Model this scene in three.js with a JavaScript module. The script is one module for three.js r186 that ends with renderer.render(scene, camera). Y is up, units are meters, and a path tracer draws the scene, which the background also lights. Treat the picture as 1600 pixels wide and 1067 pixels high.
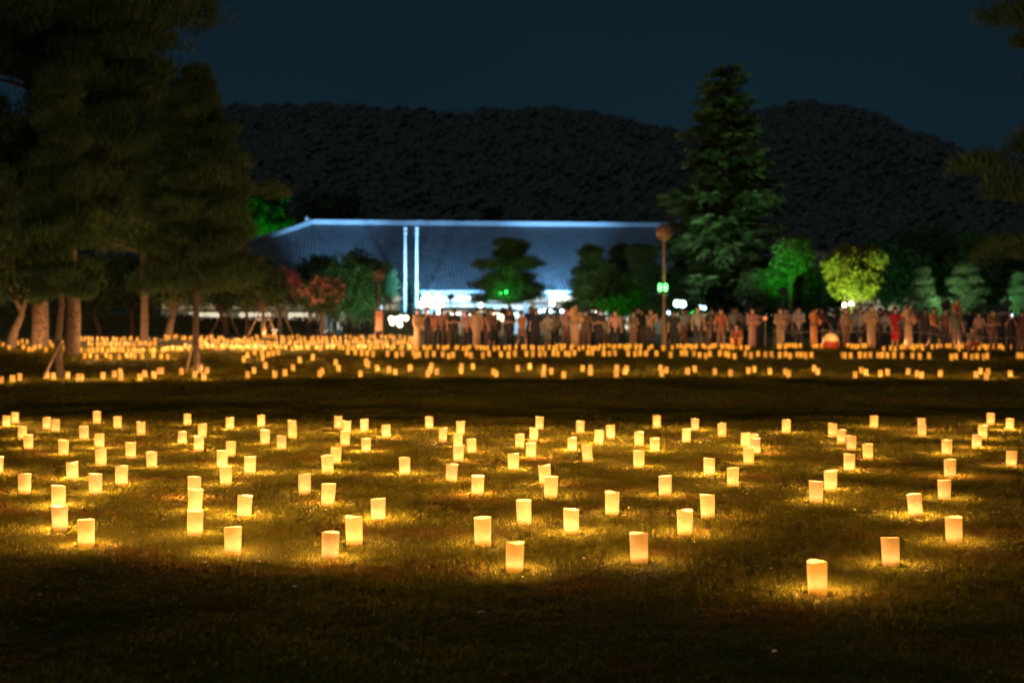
import * as THREE from 'three';
import { MarchingCubes } from 'three/addons/objects/MarchingCubes.js';
import { mergeGeometries, mergeVertices } from 'three/addons/utils/BufferGeometryUtils.js';
import { RoundedBoxGeometry } from 'three/addons/geometries/RoundedBoxGeometry.js';
import { ImprovedNoise } from 'three/addons/math/ImprovedNoise.js';

// ---------------------------------------------------------------- camera, sky, moon, exposure
const scene = new THREE.Scene();
const F = 2200, CX = 800, CY = 533.5, HORIZON = 519, EYE = 1.81;
const PITCH = -Math.atan((CY - HORIZON) / F);
const camera = new THREE.PerspectiveCamera(2 * Math.atan(CY / F) * 180 / Math.PI, 1024 / 682, 0.1, 3000);
camera.position.set(0, EYE, 0);
camera.rotation.x = PITCH;
camera.focus = 13.5;
camera.userData.fStop = 1.3;
const renderer = new THREE.WebGLRenderer();
renderer.toneMapping = THREE.LinearToneMapping;
renderer.toneMappingExposure = 1;
renderer.shadowMap.enabled = true;

const noise = new ImprovedNoise();
const fbm = (x, y, z, n = 4) => { let s = 0, a = 0.5; for (let i = 0; i < n; i++) { s += a * noise.noise(x, y, z); x *= 2.03; y *= 2.03; z *= 2.03; a *= 0.5; } return s; };
function rng(seed) { let s = seed >>> 0; return () => { s = (s + 0x6d2b79f5) | 0; let t = Math.imul(s ^ (s >>> 15), 1 | s); t = (t + Math.imul(t ^ (t >>> 7), 61 | t)) ^ t; return ((t ^ (t >>> 14)) >>> 0) / 4294967296; }; }

{ // night sky: deep blue-teal, a little lighter towards the horizon
  const W = 512, H = 256, data = new Float32Array(W * H * 4);
  for (let j = 0; j < H; j++) for (let i = 0; i < W; i++) {
    const up = ((j + 0.5) / H - 0.5) * Math.PI, az = (i + 0.5) / W * 2 * Math.PI, y = Math.max(0, Math.sin(up));
    const n = 1 + 0.6 * fbm(Math.cos(az) * 2.2, y * 5 + 7, Math.sin(az) * 2.2, 3), k = (0.74 + 0.42 * Math.exp(-y * 5)) * n, o = (j * W + i) * 4;
    data[o] = 0.0054 * k; data[o + 1] = 0.0165 * k; data[o + 2] = 0.026 * k; data[o + 3] = 1;
  }
  const t = new THREE.DataTexture(data, W, H, THREE.RGBAFormat, THREE.FloatType);
  t.mapping = THREE.EquirectangularReflectionMapping; t.magFilter = THREE.LinearFilter; t.needsUpdate = true;
  scene.background = t; scene.environment = t;
}
const moon = new THREE.DirectionalLight(0xf0f0ee, 0.3);
moon.position.set(-60, 120, 90); moon.castShadow = true; moon.shadow.radius = 70;
Object.assign(moon.shadow.camera, { left: -200, right: 200, top: 200, bottom: -200, far: 900 });
moon.name = 'moon'; scene.add(moon, moon.target);

// ---------------------------------------------------------------- helpers
const V = (x, y, z) => new THREE.Vector3(x, y, z);
const used = new Map();
function numbered(name) { const n = used.get(name) ?? 0; used.set(name, n + 1); return n ? name + '_' + String(n).padStart(3, '0') : name; }
const label = (s) => s;
function thing(name, text, category, pos = [0, 0, 0], turn = 0, group) {
  const o = new THREE.Group(); o.name = numbered(name); scene.add(o);
  o.position.set(...pos); o.rotation.y = turn; o.userData = { label: label(text), category };
  if (group) o.userData.group = group;
  return o;
}
function part(name, geometry, material, parent) {
  const m = new THREE.Mesh(geometry, material); m.name = name; m.castShadow = m.receiveShadow = true; parent.add(m); return m;
}
function struct(name, geometry, material) { const m = part(name, geometry, material, scene); m.name = numbered(name); m.userData.kind = 'structure'; return m; }
function bulbLight(color, cd, pos, parent, radius = 1) {
  const l = new THREE.PointLight(color, cd); l.name = 'lamp_light'; l.position.set(...pos); l.castShadow = true; l.shadow.radius = radius; parent.add(l); return l;
}
const mat = (r, g, b, rough = 0.8, extra = {}) => new THREE.MeshStandardMaterial({ color: new THREE.Color().setRGB(r, g, b), roughness: rough, ...extra });
const glow = (r, g, b, base = 0.7) => new THREE.MeshStandardMaterial({ color: new THREE.Color().setRGB(base, base, base), roughness: 0.5, emissive: new THREE.Color().setRGB(r, g, b) });
const box = (w, h, d, x = 0, y = 0, z = 0) => new THREE.BoxGeometry(w, h, d).translate(x, y, z);
const rbox = (w, h, d, x = 0, y = 0, z = 0, r = 0.02) => new RoundedBoxGeometry(w, h, d, 2, Math.min(r, w / 2.1, h / 2.1, d / 2.1)).translate(x, y, z);
const cyl = (r0, r1, h, x = 0, y = 0, z = 0, n = 12) => new THREE.CylinderGeometry(r0, r1, h, n).translate(x, y + h / 2, z);
const plain = (g) => { const p = g.index ? g.toNonIndexed() : g; for (const k of Object.keys(p.attributes)) if (!['position', 'normal', 'uv'].includes(k)) p.deleteAttribute(k); return p; };
const merge = (list) => mergeGeometries(list.map(plain));
function tube(points, radii, sides = 7) { // a tapered tube through points
  const n = points.length, pos = [], uv = [], idx = [], up = V(0, 0, 1), a = V(), b = V(), d = V();
  let len = 0;
  for (let i = 0; i < n; i++) {
    d.copy(points[Math.min(n - 1, i + 1)]).sub(points[Math.max(0, i - 1)]).normalize();
    a.crossVectors(d, Math.abs(d.z) > 0.9 ? V(1, 0, 0) : up).normalize(); b.crossVectors(d, a).normalize();
    if (i) len += points[i].distanceTo(points[i - 1]);
    for (let s = 0; s <= sides; s++) {
      const t = s / sides * 2 * Math.PI, r = radii[i];
      pos.push(points[i].x + r * (Math.cos(t) * a.x + Math.sin(t) * b.x), points[i].y + r * (Math.cos(t) * a.y + Math.sin(t) * b.y), points[i].z + r * (Math.cos(t) * a.z + Math.sin(t) * b.z));
      uv.push(s / sides, len);
      if (i && s) { const k = i * (sides + 1) + s; idx.push(k, k - sides - 2, k - 1, k, k - sides - 1, k - sides - 2); }
    }
  }
  const g = new THREE.BufferGeometry();
  g.setAttribute('position', new THREE.Float32BufferAttribute(pos, 3)); g.setAttribute('uv', new THREE.Float32BufferAttribute(uv, 2)); g.setIndex(idx); g.computeVertexNormals();
  return g;
}
function wave(points, r, amount) { return points.map((p, i) => i ? p.clone().add(V((r() - 0.5) * amount, 0, (r() - 0.5) * amount)) : p.clone()); }
const lerpV = (a, b, t) => a.clone().lerp(b, t);
function canvasTexture(w, h, draw, repeat = [1, 1]) {
  const data = new Uint8Array(w * h * 4);
  for (let y = 0; y < h; y++) for (let x = 0; x < w; x++) { const c = draw(x / w, y / h), o = (y * w + x) * 4; for (let k = 0; k < 3; k++) data[o + k] = Math.max(0, Math.min(255, 255 * Math.pow(Math.max(0, c[k]), 1 / 2.2))); data[o + 3] = 255; }
  const t = new THREE.DataTexture(data, w, h); t.colorSpace = THREE.SRGBColorSpace; t.wrapS = t.wrapT = THREE.RepeatWrapping; t.magFilter = THREE.LinearFilter; t.repeat.set(...repeat); t.needsUpdate = true; return t;
}
function heightTexture(w, h, draw) { const t = canvasTexture(w, h, (u, v) => { const k = draw(u, v); return [k ** 2.2, k ** 2.2, k ** 2.2]; }); t.colorSpace = THREE.NoColorSpace; return t; }
// tileable noise on the unit square
const tile = (u, v, f, z = 0) => { const a = u * 2 * Math.PI, b = v * 2 * Math.PI, R = f / (2 * Math.PI); return fbm(R * Math.cos(a) + z, R * Math.sin(a) + R * Math.cos(b) * 1.3 + 11, R * Math.sin(b) + z * 3, 4); };

// ---------------------------------------------------------------- the ground
const ss = (a, b, x) => { const t = Math.max(0, Math.min(1, (x - a) / (b - a))); return t * t * (3 - 2 * t); };
function ground(x, z) {
  let d = -z;
  const swing = 1.1 * Math.sin(x * 0.17 + 0.8) + 0.7 * Math.sin(x * 0.41 + 2.1);
  const e = d + swing * ss(28, 36, d) * (1 - ss(60, 75, d));
  let h = 0.37 * ss(33, 42, e) + 0.5 * ss(48.5, 54, e) + 0.28 * ss(54, 57.5, e) + 0.5 * ss(58, 90, e);
  h += 0.02 * noise.noise(x * 0.35, z * 0.35, 3) + (d > 30 ? 0.05 * noise.noise(x * 0.12, z * 0.12, 9) : 0);
  return h;
}
const cosP = Math.cos(PITCH), sinP = Math.sin(PITCH);
function ray(px, py) { const x = (px - CX) / F, y = -(py - CY) / F; return V(x, y * cosP + sinP, -cosP + y * sinP).normalize(); }
function onGround(px, py) { // where the line of sight through a point of the picture meets the lawn
  const r = ray(px, py); let t = 5;
  for (; t < 130; t += 0.1) if (EYE + r.y * t <= ground(r.x * t, r.z * t)) break;
  for (let k = 0; k < 4; k++) { t -= 0.02; if (EYE + r.y * t > ground(r.x * t, r.z * t)) break; }
  return V(r.x * t, ground(r.x * t, r.z * t), r.z * t);
}
function at(px, py, d) { const r = ray(px, py), t = d / -r.z; return V(r.x * t, EYE + r.y * t, -d); }
function stand(px, d) { const p = at(px, HORIZON, d); return V(p.x, ground(p.x, p.z), p.z); }
const heightTo = (py, d) => EYE + (HORIZON - py) / F * d; // height of what shows at that line of the picture

{
  const zs = [], xs = [];
  for (let z = 25; z > -5; z -= 2.5) zs.push(z);
  for (let z = -5; z > -36; z -= 0.25) zs.push(z);
  for (let z = -36; z > -62; z -= 0.3) zs.push(z);
  for (let z = -62; z > -140; z -= 1.5) zs.push(z);
  for (let z = -140, s = 3; z > -1200; z -= s, s *= 1.12) zs.push(z);
  for (let i = -90; i <= 90; i++) xs.push(Math.sign(i) * (Math.abs(i) * 0.4 + Math.max(0, Math.abs(i) - 55) ** 2.05 * 0.5));
  const nx = xs.length, pos = new Float32Array(nx * zs.length * 3), uv = new Float32Array(nx * zs.length * 2), idx = [];
  zs.forEach((z, j) => xs.forEach((x, i) => {
    const k = j * nx + i; pos[k * 3] = x; pos[k * 3 + 1] = ground(x, z); pos[k * 3 + 2] = z; uv[k * 2] = x; uv[k * 2 + 1] = z;
    if (i && j) idx.push(k, k - nx, k - nx - 1, k, k - nx - 1, k - 1);
  }));
  const g = new THREE.BufferGeometry();
  g.setAttribute('position', new THREE.BufferAttribute(pos, 3)); g.setAttribute('uv', new THREE.BufferAttribute(uv, 2)); g.setIndex(idx); g.computeVertexNormals();
  const col = canvasTexture(512, 512, (u, v) => { const p = tile(u, v, 22), q = tile(u, v, 90, 4), soil = ss(0.1, 0.3, tile(u, v, 14, 8) + 0.3 * q); const k = 1 + 1.1 * p + 1.4 * q; return [(0.085 + 0.025 * soil) * k, (0.077 - 0.014 * soil) * k, (0.007 + 0.004 * soil) * k]; }, [1 / 7.3, 1 / 7.3]);
  const bump = heightTexture(512, 512, (u, v) => 0.5 + 0.6 * tile(u, v, 60, 2) + 0.6 * tile(u, v, 160, 5)); bump.repeat.set(1 / 2.1, 1 / 2.1);
  struct('ground', g, new THREE.MeshStandardMaterial({ map: col, roughness: 0.95, bumpMap: bump, bumpScale: 0.05 }));
}

// ---------------------------------------------------------------- grass
{
  const r = rng(11);
  const tuft = (blades, spread, h, w) => {
    const p = [], n = [], c = [];
    for (let i = 0; i < blades; i++) {
      const a = r() * 6.283, rad = Math.sqrt(r()) * spread, x = Math.cos(a) * rad, z = Math.sin(a) * rad, t = r() * 6.283, hh = h * (0.55 + 0.75 * r()), lean = hh * (0.2 + 0.6 * r()), la = r() * 6.283;
      const dx = Math.cos(t) * w, dz = Math.sin(t) * w, mx = x + Math.cos(la) * lean * 0.35, mz = z + Math.sin(la) * lean * 0.35, tx = x + Math.cos(la) * lean, tz = z + Math.sin(la) * lean, my = hh * 0.6;
      p.push(x - dx, -0.01, z - dz, x + dx, -0.01, z + dz, mx + dx * 0.7, my, mz + dz * 0.7, x - dx, -0.01, z - dz, mx + dx * 0.7, my, mz + dz * 0.7, mx - dx * 0.7, my, mz - dz * 0.7, mx - dx * 0.7, my, mz - dz * 0.7, mx + dx * 0.7, my, mz + dz * 0.7, tx, hh, tz);
    }
    const g = new THREE.BufferGeometry(); g.setAttribute('position', new THREE.Float32BufferAttribute(p, 3)); g.computeVertexNormals(); return g;
  };
  const m = new THREE.MeshPhysicalMaterial({ color: 0xffffff, roughness: 0.9, transmission: 0.25, thickness: 0, specularIntensity: 0.1 });
  const bands = [[6.6, 13, 1000, tuft(9, 0.05, 0.027, 0.0028), 0.05], [13, 22, 420, tuft(10, 0.085, 0.03, 0.0045), 0.06], [22, 35, 140, tuft(11, 0.15, 0.034, 0.008), 0.1], [35, 62, 40, tuft(12, 0.25, 0.04, 0.016), 0.2]];
  for (const [d0, d1, per, g, margin] of bands) {
    const half = (d) => d * 0.372 + 0.5, count = Math.round(per * (half(d0) + half(d1)) * (d1 - d0));
    const im = new THREE.InstancedMesh(g, m, count), M = new THREE.Matrix4(), q = new THREE.Quaternion(), s = V(), c = new THREE.Color(), up = V(0, 1, 0);
    for (let i = 0; i < count; i++) {
      const d = Math.sqrt(d0 * d0 + r() * (d1 * d1 - d0 * d0)), x = (r() * 2 - 1) * half(d), z = -d;
      const patch = fbm(x * 0.5, 3, z * 0.5, 3), dry = ss(0.05, 0.3, fbm(x * 0.9 + 40, 5, z * 0.9, 3)), k = 0.75 + 0.5 * r() + patch * 0.9, sc = (0.7 + 0.6 * r()) * (1 + patch);
      M.compose(V(x, ground(x, z), z), q.setFromAxisAngle(up, r() * 6.283), s.set(0.8 + 0.4 * r(), Math.max(0.35, sc), 0.8 + 0.4 * r()));
      im.setMatrixAt(i, M);
      im.setColorAt(i, c.setRGB((0.1 + 0.025 * dry) * k, (0.092 - 0.012 * dry) * k, (0.006 + 0.003 * dry) * k));
    }
    im.name = numbered('grass'); im.castShadow = im.receiveShadow = true; im.userData = { kind: 'stuff', label: 'mown lawn grass, ' + (d0 < 10 ? 'in front of the closest lanterns' : d0 < 20 ? 'among the big scattered lanterns' : d0 < 30 ? 'on the dark strip behind the big lanterns' : 'on the bank with small lanterns'), category: 'grass' };
    scene.add(im);
  }
}

{ // fallen leaves and bits of straw on the lawn
  const r = rng(19), N = 420, g = new THREE.PlaneGeometry(0.035, 0.022, 2, 1); g.attributes.position.setZ(1, 0.008); g.attributes.position.setZ(4, 0.006); g.computeVertexNormals();
  const im = new THREE.InstancedMesh(g, mat(1, 1, 1, 0.8), N), M = new THREE.Matrix4(), q = new THREE.Quaternion(), c = new THREE.Color();
  for (let i = 0; i < N; i++) { const d = 7 + 22 * Math.sqrt(r()), x = (r() * 2 - 1) * d * 0.37, s = 0.6 + 0.8 * r(); M.compose(V(x, ground(x, -d) + 0.026, -d), q.setFromEuler(new THREE.Euler(-1.57 + (r() - 0.5) * 0.9, (r() - 0.5) * 0.6, r() * 6.28)), V(s, s, s)); im.setMatrixAt(i, M); const k = 0.5 + r(); im.setColorAt(i, c.setRGB(0.3 * k, 0.2 * k, 0.1 * k)); }
  im.name = 'fallen_leaves'; im.userData = { kind: 'stuff', label: 'scattered dry fallen leaves on the front lawn', category: 'leaves' }; im.castShadow = im.receiveShadow = true; scene.add(im);
}

// ---------------------------------------------------------------- the wooded hills behind
const FAR = 520;
function interp(list, x) { for (let i = 1; i < list.length; i++) if (x <= list[i][0]) { const [a, b] = [list[i - 1], list[i]], t = (x - a[0]) / (b[0] - a[0]); return a[1] + (b[1] - a[1]) * (t * t * (3 - 2 * t)); } return list[list.length - 1][1]; }
const skyline = [[-900, 307], [-300, 247], [100, 207], [400, 197], [520, 187], [620, 194], [700, 203], [780, 195], [880, 193], [960, 205], [1020, 219], [1075, 229], [1130, 212], [1190, 193], [1270, 184], [1340, 191], [1440, 219], [1540, 250], [1620, 275], [1900, 337], [2500, 407]];
function hillHeight(x, d) {
  const top = heightTo(interp(skyline, x / d * F + CX), FAR), s = ss(210, FAR, d), back = 1 - 0.5 * ss(FAR, 900, d);
  return 1.5 + (top - 1.5) * Math.pow(s, 1.25) * back + s * back * 7 * noise.noise(x * 0.016, d * 0.016, 2) * ss(FAR * 1.25, FAR * 0.8, d);
}
{
  const xs = 110, ds = 60, pos = [], idx = [];
  for (let j = 0; j <= ds; j++) for (let i = 0; i <= xs; i++) { const d = 200 + 620 * j / ds, x = (i / xs - 0.5) * 2 * d * 0.85; pos.push(x, hillHeight(x, d) - 0.6, -d); if (i && j) { const k = j * (xs + 1) + i; idx.push(k, k - xs - 2, k - 1, k, k - xs - 1, k - xs - 2); } }
  const g = new THREE.BufferGeometry(); g.setAttribute('position', new THREE.Float32BufferAttribute(pos, 3)); g.setIndex(idx); g.computeVertexNormals();
  struct('hills', g, mat(0.058, 0.08, 0.074, 1));
  const r = rng(5), lump = (seed) => { const s = rng(seed), list = []; for (let k = 0; k < 26; k++) { const a = s() * 6.283, y = s() * 2 - 0.6, rr = Math.sqrt(Math.max(0, 1.1 - y * y * 0.5)) * (0.5 + 0.5 * s()); const t = new THREE.OctahedronGeometry(0.32 + 0.3 * s(), 0); t.rotateX(s() * 3).rotateY(s() * 3).translate(Math.cos(a) * rr, y + 0.7, Math.sin(a) * rr); list.push(t); } return merge(list); };
  const m = mat(1, 1, 1, 1), M = new THREE.Matrix4(), q = new THREE.Quaternion(), c = new THREE.Color(), up = V(0, 1, 0);
  const N = 60000, im = new THREE.InstancedMesh(lump(3), m, N);
  for (let i = 0; i < N; i++) {
    const d = 215 + 390 * Math.pow(r(), 0.75), x = (r() * 2 - 1) * d * 0.46, s = 1.15 + 1.1 * r() ** 3, k = 0.9 + 0.2 * r();
    M.compose(V(x, hillHeight(x, d) - 1.5, -d), q.setFromAxisAngle(up, r() * 6.283), V(s, s * (0.6 + 0.5 * r()), s)); im.setMatrixAt(i, M); im.setColorAt(i, c.setRGB(0.058 * k, 0.08 * k, 0.074 * k));
  }
  im.name = 'forest'; im.userData = { kind: 'stuff', label: 'dark forest covering the hills behind the hall', category: 'forest' }; im.castShadow = im.receiveShadow = true; scene.add(im);
}

// ---------------------------------------------------------------- the hall with the big floodlit hipped roof
const HALL = { x: -1.5, z: -127, y: 1.62, turn: 0.115 };
const hallLocal = (x, y, z) => V(x, y, z).applyAxisAngle(V(0, 1, 0), HALL.turn).add(V(HALL.x, HALL.y, HALL.z));
{
  const t = thing('hall', 'long low hall under a huge tiled hipped roof washed by blue-white floodlights', 'building', [HALL.x, HALL.y, HALL.z], HALL.turn);
  const L = 16.4, RL = 14.5, RR = 24, ZF = 15.5, EAVE = 3.5, RIDGE = 9.75;
  const A = V(-L, RIDGE, 0), B = V(L, RIDGE, 0), fl = V(-L - RL, EAVE, ZF), fr = V(L + RR, EAVE, ZF), bl = V(-L - RL, EAVE, -ZF), br = V(L + RR, EAVE, -ZF);
  const tris = [[fl, fr, B], [fl, B, A], [bl, fl, A], [fr, br, B], [br, bl, A], [br, A, B], [fl, bl, fr], [bl, br, fr]];
  const pos = [], uv = [];
  for (const f of tris) for (const p of f) { const low = f[2].y === EAVE; pos.push(p.x, p.y - (low ? 0.3 : 0), p.z); uv.push(p.x, p.z); }
  const g = new THREE.BufferGeometry(); g.setAttribute('position', new THREE.Float32BufferAttribute(pos, 3)); g.setAttribute('uv', new THREE.Float32BufferAttribute(uv, 2)); g.computeVertexNormals();
  const tone = canvasTexture(256, 256, (u, v) => { const k = 1 + 1.6 * tile(u, v, 7) + 1.2 * tile(u, v, 26, 9) + 1.3 * tile(u, v, 60, 3), c = (v * 16) % 1 < 0.14 ? 0.6 : 1; return [0.10 * k * c, 0.115 * k * c, 0.13 * k * c]; }, [1 / 9, 1 / 9]);
  const tileM = new THREE.MeshStandardMaterial({ map: tone, roughness: 0.55 });
  const roof = part('roof', g, tileM, t);
  const ribs = [];
  for (let x = fl.x + 0.3; x < fr.x; x += 0.3) { // rows of round cover tiles on the front slope
    const k = x < A.x ? (x - fl.x) / (A.x - fl.x) : x > B.x ? (fr.x - x) / (fr.x - B.x) : 1;
    const top = V(x, EAVE + (RIDGE - EAVE) * k, ZF * (1 - k)), low = V(x, EAVE, ZF + 0.05);
    ribs.push(tube([low, top].map((p) => p.add(V(0, 0.05, 0.03))), [0.068, 0.068], 6));
  }
  for (let z = -ZF + 0.4; z < ZF; z += 0.3) for (const [e, apex] of [[fl, A], [fr, B]]) { const k = 1 - Math.abs(z) / ZF; ribs.push(tube([V(e.x, EAVE + 0.05, z), V(e.x + (apex.x - e.x) * k, EAVE + (RIDGE - EAVE) * k + 0.05, z)], [0.068, 0.068], 5)); }
  const rib = part('tile_row', merge(ribs), mat(0.12, 0.14, 0.16, 0.5), roof); rib.userData.kind = 'stuff';
  const capM = mat(0.22, 0.24, 0.26, 0.6);
  const cap = (a, b, w, h) => { const d = b.clone().sub(a), len = d.length(), gg = merge([rbox(len, h, w, 0, h / 2, 0, 0.06), rbox(len, 0.1, w * 1.45, 0, h + 0.02, 0, 0.04), rbox(len, 0.08, w * 1.3, 0, 0.1, 0, 0.03)]); d.normalize(); const side = V().crossVectors(V(0, 1, 0), d).normalize().negate(), up = V().crossVectors(d, side).negate(); if (up.y < 0) { up.negate(); } side.crossVectors(d, up); gg.applyMatrix4(new THREE.Matrix4().makeBasis(d, up, side).setPosition(lerpV(a, b, 0.5))); return gg; };
  part('ridge', cap(A.clone().add(V(-0.4, 0, 0)), B.clone().add(V(0.4, 0, 0)), 0.42, 0.36), capM, t);
  for (const [a, b] of [[A, fl], [B, fr], [A, bl], [B, br]]) part('hip_ridge', cap(a, b, 0.42, 0.36), capM, t);
  for (const p of [A, B]) part('ridge_end_tile', merge([rbox(0.3, 0.6, 0.65, p.x + Math.sign(p.x) * 0.45, p.y + 0.3, 0, 0.08), new THREE.ConeGeometry(0.2, 0.2, 6).translate(p.x + Math.sign(p.x) * 0.45, p.y + 0.68, 0)]), capM, t);
  const cream = canvasTexture(128, 128, (u, v) => { const k = 1 + 0.35 * tile(u, v, 10); return [0.62 * k, 0.58 * k, 0.47 * k]; }, [0.3, 0.3]);
  const wallM = new THREE.MeshStandardMaterial({ map: cream, roughness: 0.85 });
  const x0 = fl.x + 3, x1 = fr.x - 4, ZW = ZF - 3.2;
  part('wall', merge([box(x1 - x0, 3.4, 0.3, (x0 + x1) / 2, 1.55, ZW), box(0.3, 3.4, 2 * ZW - 0.4, x0 + 0.15, 1.55, 0), box(0.3, 3.4, 2 * ZW - 0.4, x1 - 0.15, 1.55, 0), box(x1 - x0, 3.4, 0.3, (x0 + x1) / 2, 1.55, -ZW)]), wallM, t);
  part('fascia', box(fr.x - fl.x - 0.2, 0.3, 0.14, (fl.x + fr.x) / 2, EAVE - 0.17, ZF - 0.1), mat(0.34, 0.34, 0.33, 0.6), t);
  part('gutter', tube([V(fl.x, EAVE - 0.1, ZF + 0.09), V(fr.x, EAVE - 0.1, ZF + 0.09)], [0.09, 0.09], 8), mat(0.5, 0.55, 0.6, 0.4, { metalness: 0.3 }), t);
  const woodM = mat(0.16, 0.12, 0.09, 0.7);
  for (const [y, h] of [[2.55, 0.16], [1.95, 0.12]]) part('beam', box(x1 - x0 + 0.2, h, 0.16, (x0 + x1) / 2, y, ZW + 0.22), woodM, t);
  for (let x = x0 + 1.5; x < x1; x += 3.9) { part('column', rbox(0.24, 3.3, 0.24, x, 1.55, ZF - 1.0, 0.03), mat(0.5, 0.46, 0.38, 0.7), t); }
  const winM = glow(0.8, 0.7, 0.48), frameM = mat(0.1, 0.09, 0.08, 0.6);
  for (let x = x0 + 3.4; x < x1 - 2; x += 3.9) {
    const f = part('window', merge([box(2.7, 0.09, 0.12, x, 1.8, ZW + 0.2), box(2.7, 0.09, 0.12, x, 0.35, ZW + 0.2), box(0.09, 1.36, 0.12, x - 1.3, 1.075, ZW + 0.2), box(0.09, 1.36, 0.12, x + 1.3, 1.075, ZW + 0.2), box(0.06, 1.36, 0.1, x, 1.075, ZW + 0.2)]), frameM, t);
    part('pane', box(2.52, 1.36, 0.02, x, 1.075, ZW + 0.175), winM, f);
  }
  // lamps under the eaves
  const bulbM = glow(9, 8.4, 6.6);
  for (let x = x0 + 1.0; x < x1; x += 3.9) {
    const b = part('eave_lamp', new THREE.SphereGeometry(0.11, 10, 8).translate(x, 2.95, ZW + 1.3), bulbM, t);
    part('lamp_rod', cyl(0.015, 0.015, 0.3, x, 3.04, ZW + 1.3, 6), frameM, b);
    const hot = x > -15 && x < 7;
    bulbLight(0xfff0cf, hot ? 7 : 3, [x, 2.95, ZW + 1.3], t, 5);
  }
}
// floodlights that wash the roof
function floodlight(px, d, aim, cd, angle, color, text, up = 1.6) {
  const p = stand(px, d), t = thing('floodlight', text, 'floodlight', p.toArray(), 0);
  const head = p.clone().add(V(0, up, 0)), dir = aim.clone().sub(head).normalize(), q = new THREE.Quaternion().setFromUnitVectors(V(0, 0, 1), dir);
  const dark = mat(0.04, 0.04, 0.045, 0.5);
  part('pole', cyl(0.035, 0.05, up, 0, 0, 0, 8), dark, t);
  const h = part('housing', merge([rbox(0.44, 0.34, 0.2, 0, 0, -0.11, 0.03), rbox(0.5, 0.05, 0.34, 0, 0.19, 0, 0.02)]), dark, t); h.position.set(0, up, 0); h.quaternion.copy(q);
  const c = new THREE.Color(color), lens = part('lens', rbox(0.38, 0.28, 0.02, 0, 0, 0.01, 0.008), glow(c.r * 12, c.g * 12, c.b * 12), h);
  const l = new THREE.SpotLight(color, cd, 0, angle, 0.85); l.name = 'flood_beam'; l.position.copy(dir.clone().multiplyScalar(0.08).add(V(0, up, 0))); l.target.position.copy(aim.clone().sub(p)); l.castShadow = true; l.shadow.radius = 4; t.add(l, l.target);
  return t;
}
const ICE = new THREE.Color().setRGB(0.22, 0.56, 1);
floodlight(866, 104, at(872, 405, 118), 6800, 0.25, ICE, 'floodlight on a short pole below the brightest patch of the tiled roof', 2.2);
floodlight(545, 98, at(520, 385, 119), 8500, 0.22, ICE, 'floodlight on a short pole behind the broadleaf tree, aimed at the roof end', 2.2);
floodlight(609, 95.5, at(712, 388, 121), 2300, 0.3, ICE, 'floodlight on a short pole in front of the clipped hedge', 2.4);
floodlight(704, 96, at(700, 395, 120), 3600, 0.62, ICE, 'wide floodlight on a tall pole behind the dark part of the crowd', 2.6);
floodlight(985, 101, at(975, 370, 122), 1300, 0.42, ICE, 'floodlight on a short pole behind the layered pines', 2.0);
floodlight(1260, 98, at(1265, 395, 118), 1600, 0.3, ICE, 'floodlight on a short pole behind the round yellow-green tree', 2.0);

// two white flagpoles
for (const [px, text] of [[633, 'tall white flagpole before the hall roof, the one standing away from the bright stalls'], [651, 'tall white flagpole before the hall roof, the one closer to the bright stalls']]) {
  const p = stand(px, 106), h = heightTo(359, 106) - p.y, t = thing('flagpole', text, 'flagpole', p.toArray(), 0, 'flagpoles before the hall');
  const white = mat(0.4, 0.39, 0.38, 0.5);
  part('pole', cyl(0.065, 0.12, h, 0, 0, 0, 14), white, t); part('base', cyl(0.3, 0.36, 0.3, 0, 0, 0, 16), mat(0.4, 0.4, 0.4, 0.9), t);
  part('finial', new THREE.SphereGeometry(0.16, 14, 10).translate(0, h + 0.1, 0), white, t); part('truck', cyl(0.16, 0.13, 0.12, 0, h - 0.35, 0, 12), white, t);
}
floodlight(640, 103.6, at(642, 410, 106), 70, 0.16, '#ffeedd', 'small white spotlight at the foot of the two flagpoles', 0.5);

// hedge bank in front of the hall, with a retaining wall
{
  const a = at(575, 500, 97), w = 8.5, t = thing('clipped_hedge', 'pale clipped hedge bank beside the cluster of white ball lamps', 'hedge', [stand(632, 97).x, 1.6, -97]);
  const pos = [], r = rng(77); void a;
  const g = new THREE.BoxGeometry(w, 1.5, 1.6, 40, 8, 8).translate(0, 0.75, 0), p = g.attributes.position;
  for (let i = 0; i < p.count; i++) { const x = p.getX(i), y = p.getY(i), z = p.getZ(i), k = 1 + 0.08 * fbm(x * 2, y * 2, z * 2, 3); p.setXYZ(i, x * (1 - 0.02 * y) , y * k * (1 - 0.32 * ss(-4, 4.4, x) + 0.12) + 0.02 * r(), z * k); }
  g.computeVertexNormals(); part('leafy_bank', g, mat(0.07, 0.085, 0.045, 0.95), t); void pos;
  const leaf = [], n = rng(9); for (let i = 0; i < 2400; i++) { const x = (n() - 0.5) * w, f = n() < 0.6, s = 0.06 + 0.06 * n(); const q = new THREE.PlaneGeometry(s, s * 1.5); q.rotateX(n() * 6).rotateY(n() * 6); const top = 1.5 * (1 - 0.32 * ss(-4, 4.4, x) + 0.12); q.translate(x, f ? n() * top : top + 0.02, f ? 0.82 : (n() - 0.5) * 1.6); leaf.push(q); }
  const lv = part('leaves', merge(leaf), mat(0.085, 0.105, 0.05, 0.8), t); lv.userData.kind = 'stuff';
}
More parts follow.
